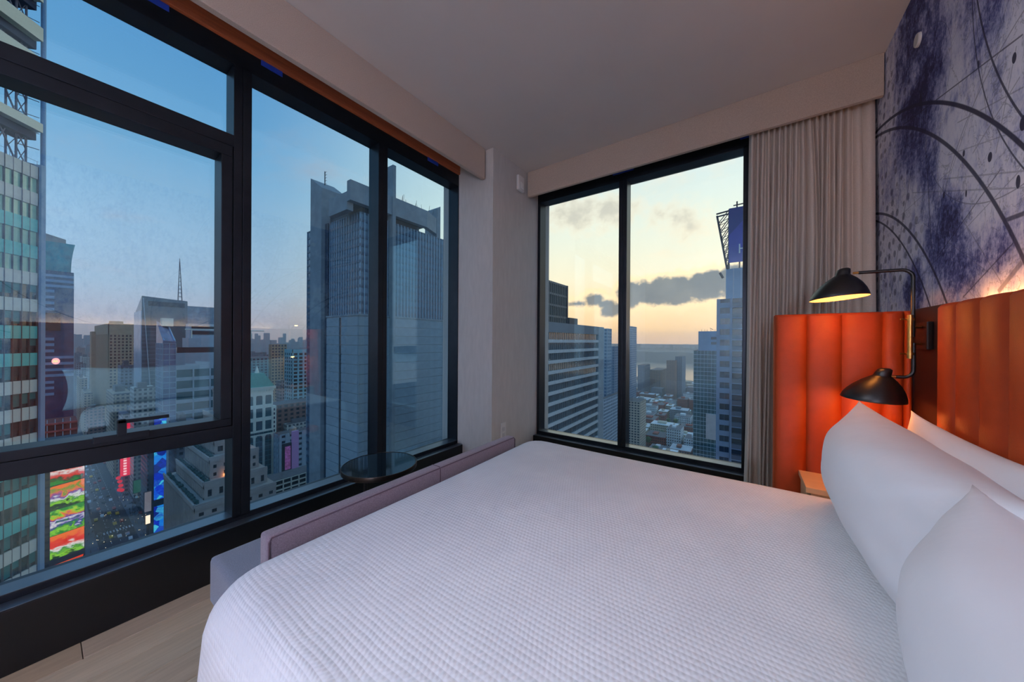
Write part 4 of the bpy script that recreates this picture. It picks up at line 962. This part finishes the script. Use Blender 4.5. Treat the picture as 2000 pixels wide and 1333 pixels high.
# ---- (10) the avenue far below: led screens, signs, cars
def ledmat(name, cols, h, strength, sc=.22, streak=.5, seed=0.0, cells=False):
    """an abstract moving-image screen: saturated zones stacked up the band (or cells), swirled and streaked"""
    mt = bpy.data.materials.new(name); mt.use_nodes = True; nt = mt.node_tree; t = NT(nt); nt.nodes.remove(nt.nodes['Principled BSDF'])
    p = t.vmap(t.n('ShaderNodeTexCoord').outputs['Object'], (1, 1, 1), (seed, seed*1.7, 0))
    s = t.n('ShaderNodeSeparateXYZ'); t.set(s.inputs[0], t.n('ShaderNodeTexCoord').outputs['Object'])
    a = t.math('SUBTRACT', t.noise(t.vmap(p, (1, 1, 1), (seed, seed, seed)), sc, 2, .5, 1.2), .5)
    b = t.math('SUBTRACT', t.noise(t.vmap(p, (1, .5, 1.8), rot=(.5, 0, 0)), sc*3.2, 4, .6, 1.5), .5)
    if cells:
        v = t.n('ShaderNodeTexVoronoi'); v.inputs['Scale'].default_value = sc; t.set(v.inputs['Vector'], p)
        w_ = t.n('ShaderNodeSeparateColor'); t.set(w_.inputs[0], v.outputs['Color'])
        x = t.math('ADD', t.math('MULTIPLY', w_.outputs[0], .8), t.math('MULTIPLY', b, .5))
    else:
        x = t.math('ADD', t.math('DIVIDE', s.outputs[2], h), t.math('ADD', t.math('MULTIPLY', a, 1.1), t.math('MULTIPLY', b, streak)))
    n = len(cols); r = t.ramp(x, [(.05+.9*i/(n-1), lin(c)) for i, c in enumerate(cols)])
    e = t.n('ShaderNodeEmission'); t.set(e.inputs[0], r); e.inputs[1].default_value = strength
    t.set(nt.nodes['Material Output'].inputs[0], e.outputs[0]); MATS[name] = mt
    return mt
def xface(u0, u1, v0, v1, t):
    """rectangle on a plane facing +x, t metres deep at its middle"""
    um = (u0+u1)/2; x = hd(um).x*t
    ya, yb = hd(u0).y/hd(u0).x*x, hd(u1).y/hd(u1).x*x
    return x, ya, yb, zat(um, v1, x), zat(um, v0, x)
SB = thing('screen_building', (-225, 6, GZ), 'dark slim building carrying the tall multicoloured led screen', 'building')
x, ya, yb, za, zb3 = xface(79, 168, 878, 1100, 130)
OCC.append((x-30, x, ya, yb)); slab('core', x-30, x-.5, ya, yb, GZ, zb3, mc_dark, SB)
for k_ in range(20): slab('rib', x-.5, x-.1, ya, ya+(yb-ya)*.24, GZ+40+k_*3, GZ+40.7+k_*3, mg_navy, SB)
LED = thing('led_screen', (x, (ya+yb)/2, za), 'tall multicoloured led screen of red, green and violet swirls above the avenue', 'screen')
x, ya, yb, za, zb3 = xface(99, 166, 908, 1090, 129.4)
slab('screen_frame', x-.5, x, ya-.15, yb+.15, za-7, zb3+.3, mc_dark, LED)
GR, LG, RD_, OR, VI, WH, DK = (30, 130, 40), (150, 210, 50), (232, 40, 30), (250, 110, 40), (70, 30, 150), (240, 226, 220), (14, 50, 34)
pal = [(GR, DK, RD_, (210, 90, 90), WH, RD_, OR), (DK, LG, GR, WH, VI, OR, (40, 150, 50), OR), (GR, LG, GR, VI, WH, VI, OR, LG, GR), (DK, LG, GR, WH, RD_, RD_, (240, 60, 40), OR)]
H = zb3-za
for i, (a, b) in enumerate(((.80, 1.0), (.54, .79), (.27, .535), (.02, .265))):
    s_ = MB().add([(x+.02, ya, za+a*H), (x+.02, yb, za+a*H+.9), (x+.02, yb, za+b*H+.9-(.9 if i == 0 else 0)), (x+.02, ya, za+b*H)], [(0, 1, 2, 3)])
    s_.build('picture_band', ledmat('led_band_%d' % i, pal[i], (b-a)*H, .62, .2, .55, 3.1*i), LED)
MB().add([(x+.02, ya+.3, za-4.6), (x+.02, yb-.8, za-3.6), (x+.02, yb-.1, za-.6), (x+.02, ya, za-1.6)], [(0, 1, 2, 3)]).build('picture_band', ledmat('led_foot', ((10, 14, 20), (250, 150, 50), (40, 120, 50), (250, 120, 40), (230, 60, 30)), 3.6, .6, .5, .6), LED)
BB = thing('blue_screen_building', (-290, 42, GZ), 'corner building with the tall electric-blue led screens', 'building')
x, ya, yb, za, zb3 = xface(300, 330, 815, 1060, 205)
OCC.append((x-14, x, ya, yb)); slab('core', x-14, x-.4, ya, yb, GZ, zb3+.5, mc_dark, BB); slab('pale_edge', x-1, x+.2, yb-.9, yb, za, zb3, mc_steel, BB)
for v0, v1 in ((815, 975), (988, 1062)):
    x, ya, yb, za, zb3 = xface(302, 327, v0, v1, 204.6)
    sc_ = slab('blue_screen', x-.3, x, ya, yb-.3, za, zb3, ledmat('led_blue_%d' % v0, ((10, 30, 120), (20, 60, 220), (30, 150, 240), (20, 40, 190), (80, 220, 245), (100, 100, 230)), 1, .55, .26, .5, v0*.01, True), BB)
RS = thing('red_sign', (-400, 40, GZ+40), 'tall red vertical sign with pale lettering over the avenue', 'sign')
x, ya, yb, za, zb3 = xface(236, 256, 893, 930, 300)
slab('sign_box', x-1.5, x, ya, yb, za, zb3+30, emat('red_sign_glow', (226, 28, 62), .75), RS)
mb = MB(); rb = random.Random(2)
for k_ in range(9): z = za+1+k_*2.4; mb.box((x, ya+(yb-ya)*.3, z), (x+.1, ya+(yb-ya)*.62, z+1.5))
mb.build('lettering', emat('sign_pale', (255, 190, 190), .8), RS, kind='stuff'); mb = MB()
MB().box((x-2, ya-.6, za+2), (x-1.4, yb+.6, zb3+30)).build('bracket_panel', mc_dark, RS)
RG = thing('red_round_sign', (-400, 36, GZ+30), 'cluster of small red sign discs under the tall red sign', 'sign')
for k_, (u, v) in enumerate(((231, 934), (234, 941), (236, 949), (233, 957), (238, 958))):
    c = at(u, v, 296); MB().lathe([(0, 0), (1.5, 0), (1.5, .5), (0, .5)], c, 14, (1, 0, 0)).build('disc', emat('red_disc_glow', (220, 30, 50), .6), RG)
for (u0, u1, v0, v1, tt, nm, lb, col, s_) in ((284, 297, 962, 1000, 190, 'small_screen', 'small grey screen with a dark red square beside the blue screens', (150, 140, 150), .35), (286, 295, 1008, 1024, 189, 'white_screen', 'small bright cream screen low beside the blue screens', (255, 220, 190), 1.0), (262, 284, 938, 962, 285, 'green_screen', 'dark green lit shopfront screen across the plaza', (20, 66, 50), .8)):
    x, ya, yb, za, zb3 = xface(u0, u1, v0, v1, tt); o = thing(nm, (x, ya, za), lb, 'screen')
    slab('frame', x-1.2, x-.3, ya-.4, yb+.4, za-.4, zb3+.4, mc_dark, o); slab('display', x-.3, x, ya, yb, za, zb3, emat(nm+'_glow', col, s_), o)
    MB().bar((x-.8, (ya+yb)/2, GZ), (x-.8, (ya+yb)/2, za), .8).build('post', mc_dark, o)
# traffic
def carmesh():
    body = [(-2.3, .25), (2.3, .25), (2.35, .8), (1.5, .95), (.8, 1.5), (-1.1, 1.5), (-1.9, .98), (-2.35, .9)]
    return MB().prism(body, -.9, .9, 'y')
carm = {}
for nm, c in (('white', (214, 216, 222)), ('dark', (26, 30, 38)), ('yellow', (214, 164, 40)), ('silver', (140, 146, 156)), ('red', (150, 34, 36))):
    carm[nm] = mat('car_'+nm, c, .3, var=.04)
protos = {}
rb = random.Random(21)
spots = []
for lane, (yl0, slope) in enumerate(((27, -.010), (31, -.012), (35, -.014), (39, -.016), (50, -.02), (54, -.022))):
    xx = -250
    while xx > -640:
        xx -= rb.uniform(11, 34); spots.append((xx+rb.uniform(-2, 2), yl0+slope*(xx+250)*-1+rb.uniform(-.4, .4), lane))
cn = [0]*6
for (xx, yy, ln) in spots[:100]:
    cn[ln] += 1
    nm = rb.choice(['white', 'dark', 'dark', 'yellow', 'silver', 'dark', 'white', 'red'])
    if nm not in protos:
        o = MB().prism([(-2.3, .25), (2.3, .25), (2.35, .8), (1.5, .95), (.8, 1.5), (-1.1, 1.5), (-1.9, .98), (-2.35, .9)], -.9, .9, 'y').build('car', carm[nm], origin=(0, 0, 0)); protos[nm] = o
    else: o = protos[nm].copy(); COL.objects.link(o)
    o.location = (xx, yy, GZ-.2); o.rotation_euler = (0, 0, rb.uniform(-.05, .05))
    prop(o, {'white': 'white car', 'dark': 'black car', 'yellow': 'yellow taxi', 'silver': 'silver car', 'red': 'red car'}[nm]+', '+nth(cn[ln])+' along the '+nth(ln+1)+' lane of the avenue below', 'car', nm+' cars on the avenue far below')
mb = MB()
for k_ in range(22): mb.box((-300-.0, 24+k_*1.5, GZ), (-304, 24.7+k_*1.5, GZ+.03))
for k_ in range(26): mb.box((-372, 24+k_*1.5, GZ), (-376, 24.7+k_*1.5, GZ+.03))
for yy in (29, 33, 37, 47):
    for k_ in range(60): mb.box((-240-k_*8, yy, GZ), (-243-k_*8, yy+.2, GZ+.03))
struct('street_marking', mb, mat('road_paint', (190, 192, 196), .8, var=.2, vscale=.5))
for i, (xa, xb, ya, yb) in enumerate(((-300, -480, 41, 47), (-240, -700, 10, 23.5), (-240, -700, 57, 64))):
    struct('pavement', MB().box((xa, ya, GZ), (xb, yb, GZ+.25)), mat('paving_grey', (92, 98, 108), .85, var=.2, vscale=.15))
mb = MB()
for k_ in range(420):
    xx = -255-rb.random()**1.3*260; yy = rb.choice((rb.uniform(12, 23), rb.uniform(41.5, 46.5), rb.uniform(57.5, 63), rb.uniform(24, 56) if rb.random() < .3 else rb.uniform(42, 46)))
    if any(a0-1 < xx < a1+1 and b0-1 < yy < b1+1 for a0, a1, b0, b1 in OCC): continue
    mb.lathe([(.05, 0), (.28, .1), (.32, 1.0), (.14, 1.4), (.16, 1.6), (0, 1.75)], (xx, yy, GZ+.2), 5)
prop(mb.build('pedestrian_crowd', mat('crowd_cloth', (120, 116, 120), .9, var=.7, vscale=.4), kind='stuff'), 'pedestrians as specks on the plaza and pavements far below', 'crowd')
mb = MB()
for k_ in range(120):
    xx = -262-rb.random()**1.5*330; mb.lathe([(0, -.18), (.2, 0), (0, .18)], (xx, rb.uniform(12, 62), GZ+rb.uniform(2, 9)), 5)
prop(mb.build('street_lights', emat('street_light_glow', (255, 220, 180), 1.6), kind='stuff'), 'tiny street and shop lights sprinkled along the avenue', 'light')

# ---- (11) ordinary blocks lining the avenue beyond, printed window grids
cols = [('tan', (150, 130, 110), (40, 48, 60)), ('grey', (120, 126, 134), (34, 44, 58)), ('brick', (124, 88, 78), (34, 36, 46)), ('pale', (168, 166, 160), (60, 74, 86)), ('slate', (84, 96, 110), (26, 34, 48)), ('mauve', (132, 116, 122), (48, 50, 62))]
AVB = []
def blk(name, uc, ul, ur, vt, t, k, dep=26, group=None, zb=None):
    x0, x1, y0, y1, z1 = geom(uc, ul, ur, vt, t, dep); w_ = cols[k % 6]; zb = GZ if zb is None else zb
    cl = clear(x0, x1, y0, y1)
    if cl is None or cl[1]-cl[0] < 4 or cl[3]-cl[2] < 3: return
    x0, x1, y0, y1 = cl; OCC.append(cl)
    o = thing(name, ((x0+x1)/2, (y0+y1)/2, zb), None, 'building', group); AVB.append((uc, w_[0], o))
    slab('walls', x0, x1, y0, y1, zb, z1, winmat('windows_'+w_[0], w_[1], w_[2], 3.2, 3.7), o)
    rr = random.Random(int(uc*7+vt)); slab('bulkhead', x0+(x1-x0)*.2, x0+(x1-x0)*rr.uniform(.45, .7), y0+(y1-y0)*.25, y0+(y1-y0)*rr.uniform(.5, .8), z1, z1+rr.uniform(2.5, 6), mc_roof, o)
    slab('parapet', x1-.4, x1+.15, y0-.1, y1+.1, z1, z1+1, mc_roof, o)
G1 = 'masonry blocks along the avenue'
for i, (uc, ul, ur, v, tt) in enumerate(((222, 208, 262, 772, 330), (240, 226, 300, 812, 300), (345, 330, 392, 832, 215), (288, 276, 312, 876, 262), (262, 248, 306, 760, 290), (196, 186, 240, 830, 360), (170, 162, 205, 800, 400), (150, 149, 168, 712, 620), (156, 150, 186, 741, 520), (165, 158, 192, 770, 470), (205, 196, 226, 705, 560), (236, 230, 268, 716, 380), (146, 145, 160, 690, 900), (160, 156, 176, 698, 800), (178, 172, 190, 690, 950), (150, 147, 166, 680, 1300), (168, 164, 184, 676, 1350), (494, 488, 520, 722, 560), (520, 505, 545, 735, 420), (548, 540, 600, 745, 380), (492, 480, 512, 690, 760), (515, 505, 530, 694, 700), (560, 550, 610, 830, 300))):
    blk('avenue_block', uc, ul, ur, v, tt, i*5+i//3, group=G1)
AVB.sort(key=lambda q: q[0])
for i, (u, c_, o) in enumerate(AVB): o['label'] = c_+' masonry block with small windows, '+nth(i+1)+' from the left along the avenue'
RT_ = thing('red_lit_terrace', (-300, 14, GZ), 'low building with red-lit terraces below the oval sign', 'building')
x, ya, yb, za, zb3 = xface(76, 152, 826, 900, 190)
slab('core', x-20, x-.5, ya, yb, GZ, zb3, mat('dark_red_wall', (92, 52, 54), .8, var=.3, vscale=.3), RT_)
for k_ in range(6): slab('terrace_band', x-.5, x+.6, ya, yb, zb3-k_*4.2-1, zb3-k_*4.2, mat('red_lit_band', (150, 74, 72), .7, var=.3, vscale=.3), RT_)  # red light on the terraces put into the band colour
for k_ in range(5): slab('terrace_post', x-.4, x+.3, ya+(yb-ya)*k_/5, ya+(yb-ya)*k_/5+.3, zb3-26, zb3+2, mc_steel, RT_)
for k_, q in enumerate((.52, .66)): MB().lathe([(0, -.3), (.3, 0), (0, .3)], (x+1, ya+(yb-ya)*q, zb3-17), 8).build('floodlight', emat('flood_white', (240, 240, 255), 14), RT_)
# far skyline across the whole view, one mass of many slabs
def skyline(name, label, u0, u1, t0, t1, v0, v1, n, col, seed):
    r_ = random.Random(seed); mb = MB()
    for k_ in range(n):
        u = r_.uniform(u0, u1); t = r_.uniform(t0, t1); v = r_.uniform(v0, v1)+(10 if r_.random() < .5 else 0); p = at(u, v, t); w_ = r_.uniform(12, 34); mb.box((p.x-w_/2, p.y-w_/2, GZ), (p.x+w_/2, p.y+w_/2, p.z))
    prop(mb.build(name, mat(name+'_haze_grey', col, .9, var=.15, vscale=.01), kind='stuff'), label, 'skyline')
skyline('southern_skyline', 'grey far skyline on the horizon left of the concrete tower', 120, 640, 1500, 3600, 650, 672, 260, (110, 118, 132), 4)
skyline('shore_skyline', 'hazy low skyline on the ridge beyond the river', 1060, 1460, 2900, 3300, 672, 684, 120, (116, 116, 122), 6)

# ---- (12) sunset window: the banded tower, slim towers, glass blocks, billboard on the right
x0, x1, y0, y1, z1 = geom(1015, 960, 1168, 634, 92)
x1 = -56.0; y0 = 76.0; y1 = hd(1177).y/hd(1177).x*x1; yi = hd(1167).y/hd(1167).x*x1; x0 = -74
zt = zat(1110, 633, x1)
OCC.append((x0, x1, y0, y1))
T11 = thing('banded_tower', ((x0+x1)/2, (y0+y1)/2, GZ), 'office tower with pale horizontal floor bands, left pane of the sunset window', 'building')
slab('core', x0, x1, y0, y1-1, GZ, zt-1, mat('banded_glass', (52, 66, 76), .08, var=.4, vscale=.3, spec=1.0), T11)
m_bd = mat('pale_floor_band', (176, 180, 180), .7, var=.08, vscale=.4); m_bm = mat('banded_mullion', (104, 110, 114), .5)
slab('end_pier', x1-6, x1+.6, yi, y1, GZ, zt, mat('end_pier_grey', (134, 144, 150), .7, var=.1, vscale=.3), T11)
slab('crown_band', x0, x1+.6, y0, yi, zt-3.6, zt, mat('crown_grey', (110, 116, 122), .7, var=.1, vscale=.3), T11)
for k_ in range(36):
    z = zt-3.6-3.7*(k_+1); slab('spandrel', x1-.3, x1+.55, y0, yi, z, z+1.15, m_bd, T11)
mb = MB()
for k_ in range(int((yi-y0)/1.55)): yy = y0+k_*1.55; mb.box((x1-.2, yy, GZ+20), (x1+.12, yy+.22, zt-3.6))
mb.build('mullion', m_bm, T11, kind='stuff')
slab('plant_box', x1-12, x1-2, hd(1112).y/hd(1112).x*(x1-2), hd(1128).y/hd(1128).x*(x1-2), zt, zt+2.8, mc_dark, T11)
yt = hd(1106).y/hd(1106).x*(x1-3); zt5 = zat(1106, 559, x1-3)
ub = slab('upper_glass_box', x0, x1-3, y0, yt, zt, zt5, mat('upper_gold_glass', (150, 142, 128), .08, metal=.85, var=.12, vscale=.4), T11)
mb = MB()
for k_ in range(int((yt-y0)/1.5)+1): mb.box((x1-3, y0+k_*1.5, zt), (x1-2.6, y0+k_*1.5+.25, zt5))
for k_ in range(5): mb.box((x1-3, y0, zt5-k_*4.2-.7), (x1-2.7, yt, zt5-k_*4.2))
mb.build('upper_mullion', mat('upper_mullion_grey', (92, 94, 94), .5), T11, kind='stuff'); slab('upper_edge', x1-3.2, x1-2.4, yt-.5, yt+.2, zt, zt5, mc_dark, T11)
tower('slim_condo', 'slim pale condo tower right behind the banded tower', 1186, 1174, 1194, 642, 330, mg_sky, mat('condo_blue_grey', (134, 156, 172), .5), 3, 3.4, .7, 1.0, .25)
tower('short_condo', 'shorter pale condo between the slim condo and the mullion', 1200, 1192, 1216, 677, 430, mg_sky, mat('condo_grey', (122, 140, 158), .5), 3.2, 3.4, .8, 1.2, .25)
tower('river_condo', 'tall slim condo just right of the sunset window mullion', 1228, 1216, 1243, 637, 520, mg_sky, mat('condo_slate', (116, 134, 150), .5), 3.4, 3.6, .7, 1.2, .25)
tower('white_flats', 'long grid-front flats at the foot of the slim condo', 1176, 1168, 1222, 782, 300, mg_navy, mat('flats_white', (166, 178, 188), .7, var=.08, vscale=.1), 3.4, 3.2, .9, 1.1, .3)
tower('beige_flats', 'pair of beige flats with balconies right of the mullion', 1250, 1222, 1262, 786, 400, mg_navy, mat('flats_beige', (180, 166, 150), .8, var=.1, vscale=.1), 3.4, 3.1, 1.2, 1.3, .3)
tower('brown_riverside_slab', 'brown riverside slab in front of the shining river', 1318, 1302, 1322, 705, 800, mg_navy, mat('riverside_brown', (134, 106, 94), .8), 4, 3.4, 1.4, 1.5, .3)
tower('blue_riverside_slab', 'blue-grey riverside slab beside the brown one', 1332, 1319, 1339, 697, 820, mg_navy, mat('riverside_blue', (108, 124, 140), .7), 4, 3.4, 1.2, 1.4, .3)
tower('stepped_riverside_block', 'low stepped block left of the brown riverside slab', 1290, 1268, 1304, 724, 880, mg_navy, mat('riverside_clay', (140, 118, 106), .8), 4, 3.4, 1.4, 1.5, .3)
tower('riverside_office', 'grey-blue riverside office left of the stepped block', 1258, 1246, 1270, 714, 840, mg_navy, mat('riverside_slate', (100, 118, 132), .7), 4, 3.4, 1.2, 1.4, .3)
T12, b12 = tower('gridded_glass_tower', 'blue gridded glass tower right of centre in the sunset window', 1404, 1355, 1405, 686, 260, mg_teal, mat('grid_line_pale', (150, 176, 190), .4), 2.4, 3.3, .16, .32, .12, faces='y')
x0, x1, y0, y1, z1 = b12
slab('upper_block', x0+3.2, x1, y0+1, y1, z1, zb_ if False else at(1380, 647, 260).z, mat('upper_block_blue', (104, 130, 158), .5, var=.1, vscale=.2), T12)
for k_ in range(2): slab('upper_louvre', x0+12, x1, y0+.6, y0+1.2, z1+9-k_*4, z1+11-k_*4, mg_navy, T12)
mb = MB(); zr = at(1380, 647, 260).z
for q in (.15, .3, .42, .6, .8): mb.bar((x0+3.2+(x1-x0-3.2)*q, y0+3, zr), (x0+3.2+(x1-x0-3.2)*q, y0+3, zr+1.6), .15)
mb.bar((x0+11, y0+3, zr+2.6), (x1-4, y0+3, zr+1.2), .3); mb.build('roof_aerials', mc_dark, T12, kind='stuff')
slab('pale_bay', x0+(x1-x0)*.52, x1, y0-1.4, y0+.2, z1-70, z1-50, mat('pale_bay_pink', (178, 166, 164), .8, var=.12, vscale=.2), T12)
P = at(1400, 585, 112); x0, y0, z1 = P.x, P.y, P.z; xm = hd(1429).x/hd(1429).y*y0; x1 = x0+34
T13 = thing('billboard_tower', (x0+15, y0+12, GZ), 'grey-blue tower with paired windows and balconies, partly behind the curtain', 'building')
m_t13 = mat('tower_blue_render', (112, 126, 148), .75, var=.08, vscale=.3); m_bal = mat('balcony_dark', (72, 80, 96), .6, var=.12, vscale=.4)
slab('core', x0, x1, y0, y0+26, GZ, z1, mg_navy, T13)
ww0, ww1 = x0+1.0, x0+3.7
slab('wall', x0, ww0, y0-.5, y0+.4, GZ, z1, m_t13, T13); slab('wall', ww1, xm, y0-.5, y0+.4, GZ, z1, m_t13, T13)
for k_ in range(24):
    z = z1-1.4-k_*3.55
    slab('spandrel', ww0, ww1, y0-.5, y0+.4, z-3.55+2.1-.0 if False else z-1.6, z, m_t13, T13)
    slab('window_post', (ww0+ww1)/2-.07, (ww0+ww1)/2+.07, y0-.4, y0+.1, z-3.55, z-1.6, m_bal, T13)
    slab('balcony', xm, xm+11, y0-1.6, y0, z-1.5, z-.1, m_bal, T13); slab('balcony_slab', xm, xm+11, y0-1.7, y0+.2, z-1.75, z-1.5, m_t13, T13)
slab('wall_fin', xm-.15, xm+.15, y0-1.9, y0, GZ, z1, m_t13, T13)
zu = at(1420, 527, 112).z; xu = at(1418, 527, 112).x
slab('upper_tower', xu, x1, y0+1, y0+20, z1, zu, mat('upper_tower_blue', (122, 148, 172), .5, var=.1, vscale=.3), T13)
for k_ in range(3): slab('upper_rib', xu+2+k_*2.1, xu+2.3+k_*2.1, y0+.6, y0+1, z1, zu, mc_steel, T13)
pp = at(1406, 533, 110); mb = MB().bar(pp, pp+Vector((.9, 0, -1.9)), .5); mb.build('roof_davit', mc_dark, T13)
BL = thing('rooftop_billboard', (at(1424, 515, 112).x, y0+1, at(1424, 515, 112).z), 'violet-blue rooftop billboard with a white letter on slanted trusses', 'billboard')
bx0_, bz0, bz1 = at(1423.5, 515, 112).x, at(1430, 516, 112).z, at(1430, 412, 112).z
slab('panel', bx0_, bx0_+14, y0+.2, y0+.7, bz0, bz1, mat('violet_poster', (58, 62, 152), .45, var=.25, vscale=.12), BL)
MB().add([(bx0_, y0+.15, bz1-9), (bx0_+6, y0+.15, bz1-2.2), (bx0_+6, y0+.15, bz1), (bx0_, y0+.15, bz1)], [(0, 1, 2, 3)]).build('poster_wedge', mat('violet_poster_dark', (40, 52, 116), .45), BL)
xH, zH = at(1443.5, 495, 112).x, at(1443, 500, 112).z; wl = mat('poster_white', (220, 222, 236), .5)
hm = MB(); hm.box((xH, y0+.08, zH), (xH+.35, y0+.19, zH+3)); hm.box((xH, y0+.08, zH+1.35), (xH+1.9, y0+.19, zH+1.65)); hm.box((xH+1.6, y0+.08, zH), (xH+1.95, y0+.19, zH+3)); hm.build('letter_h', wl, BL)
lt = MB(); bt = at(1416, 520, 112); tp = at(1400, 420, 112)
for yy in (y0+1, y0+4):
    lt.bar((xu+.3, yy, zu), (tp.x, yy, tp.z), .42); lt.bar((bx0_, yy, zu), (bx0_, yy, bz1), .3); lt.bar((tp.x-.2, yy, tp.z+.6), (bx0_+1, yy, bz1-.3), .38); lt.bar((tp.x, yy, tp.z), (tp.x+.5, yy, tp.z-3), .35)
    for k_ in range(7):
        q = k_/7; a = Vector((xu+.3, yy, zu)).lerp(Vector((tp.x, yy, tp.z)), q); b = Vector((bx0_, yy, zu+(bz1-zu)*min(1, q+.14))); lt.bar(a, b, .2); lt.bar((bx0_, yy, zu+(bz1-zu)*q), a, .16)
for k_ in range(4): lt.bar((bx0_+k_*3, y0+1, zu), (bx0_+k_*3, y0+1, bz0+.4), .3)
lt.bar((bx0_+1.2, y0+1, bz1+1.0), (bx0_+14, y0+1, bz1+1.6), .3); lt.bar((bx0_+2.2, y0+1, bz1), (bx0_+2.2, y0+1, bz1+2.2), .3)
lt.build('truss', mat('truss_dark', (54, 54, 62), .7), BL, kind='stuff')
# ---- (13) low blocks between the towers and the river
rb = random.Random(31); G2 = 'low rooftop blocks between the towers and the river'; cnt = 0
row = 395.0; rn = 0
rc = [('roof_brick', (124, 84, 76)), ('roof_white', (190, 196, 200)), ('roof_tan', (156, 140, 124)), ('roof_grey', (112, 120, 130)), ('roof_red', (140, 70, 66)), ('roof_cream', (180, 170, 152))]
while row < 1270 and cnt < 250:
    x = -row*.62; rn += 1; cn_ = 0
    xe = min(-row*.02, -8)
    if row < 480: x = max(x, -row*.50)
    while x < xe:
        w_ = rb.uniform(9, 22)*(1+row/1600); d_ = rb.uniform(14, 26)*(1+row/2200); h_ = rb.choice((10, 12, 14, 17, 20, 26 if rb.random() < .4 else 15))
        if rb.random() < .9 and not any(x < a1 and x+w_ > a0 and row-d_/2 < b1 and row+d_/2 > b0 for a0, a1, b0, b1 in OCC):
            k_ = rb.randrange(6); nm, c = rc[k_]; cn_ += 1; OCC.append((x, x+w_, row-d_/2, row+d_/2))
            o = thing('low_block', (x+w_/2, row, GZ), nm[5:]+' low-rise block, '+nth(cn_)+' from the left in the '+nth(rn)+' row toward the river', 'building', G2)
            slab('walls', x, x+w_, row-d_/2, row+d_/2, GZ, GZ+h_, winmat('low_'+nm, c, (48, 56, 66), 2.6, 3.4, .5, .5), o)
            if row < 900:
                slab('roof', x+.5, x+w_-.5, row-d_/2+.5, row+d_/2-.5, GZ+h_, GZ+h_+.3, mat(('flat_roof_a', 'flat_roof_b', 'flat_roof_c')[k_ % 3], ((168, 174, 180), (92, 96, 104), (206, 208, 210))[k_ % 3], .8, var=.15, vscale=.2), o)
                slab('bulkhead', x+w_*.3, x+w_*rb.uniform(.5, .7), row-d_*.2, row+d_*.15, GZ+h_, GZ+h_+rb.uniform(2, 3.6), mat(nm+'_bulkhead', c, .85), o)
            cnt += 1
        x += w_+rb.uniform(.6, 4)+(14 if rb.random() < .10 else 0)
    row += rb.uniform(26, 36)*(1+row/1500)
m_tree = mat('tree_leaf', (66, 92, 62), .95, var=.5, vscale=.3); m_trunk = mat('tree_trunk', (74, 62, 54), .9)
TREES = []
for _ in range(4000):
    if len(TREES) >= 22: break
    yy = rb.uniform(385, 640); xx = -yy*rb.uniform(.06, .40)
    if not any(a0-5 < xx < a1+5 and b0-5 < yy < b1+5 for a0, a1, b0, b1 in OCC): TREES.append((yy, xx)); OCC.append((xx-4, xx+4, yy-4, yy+4))
TREES.sort()
for k_, (yy, xx) in enumerate(TREES):
    r_ = rb.uniform(3.2, 4.6)
    o = thing('street_tree', (xx, yy, GZ), 'round green street tree among low rooftops, '+nth(k_+1)+' nearest the window', 'tree', 'street trees among the low rooftops')
    MB().tube([(xx, yy, GZ), (xx, yy, GZ+8)], .4, 6).build('trunk', m_trunk, o)
    g = MB(); g.lathe([(r_*math.sin(PI*j/7)*(1+.18*math.sin(j*2.1+k_)), -r_*math.cos(PI*j/7)) for j in range(8)], (xx, yy, GZ+9+r_*.6), 9); g.build('crown', m_tree, o, smooth=True)

# ---- evening haze over the city
hz = bpy.data.materials.new('evening_haze'); hz.use_nodes = True; nt = hz.node_tree; nt.nodes.remove(nt.nodes['Principled BSDF']); t = NT(nt)
vs_ = t.n('ShaderNodeVolumeScatter'); vs_.inputs[0].default_value = (.80, .90, 1.0, 1); vs_.inputs[1].default_value = .00026; vs_.inputs[2].default_value = .5
t.set(nt.nodes['Material Output'].inputs[1], vs_.outputs[0])
h_ = MB().box((-2600, 8, GZ-1), (-12, 2600, K+60)).build('haze', hz, kind='stuff')
prop(h_, 'thin evening haze hanging over the whole city outside', 'haze')
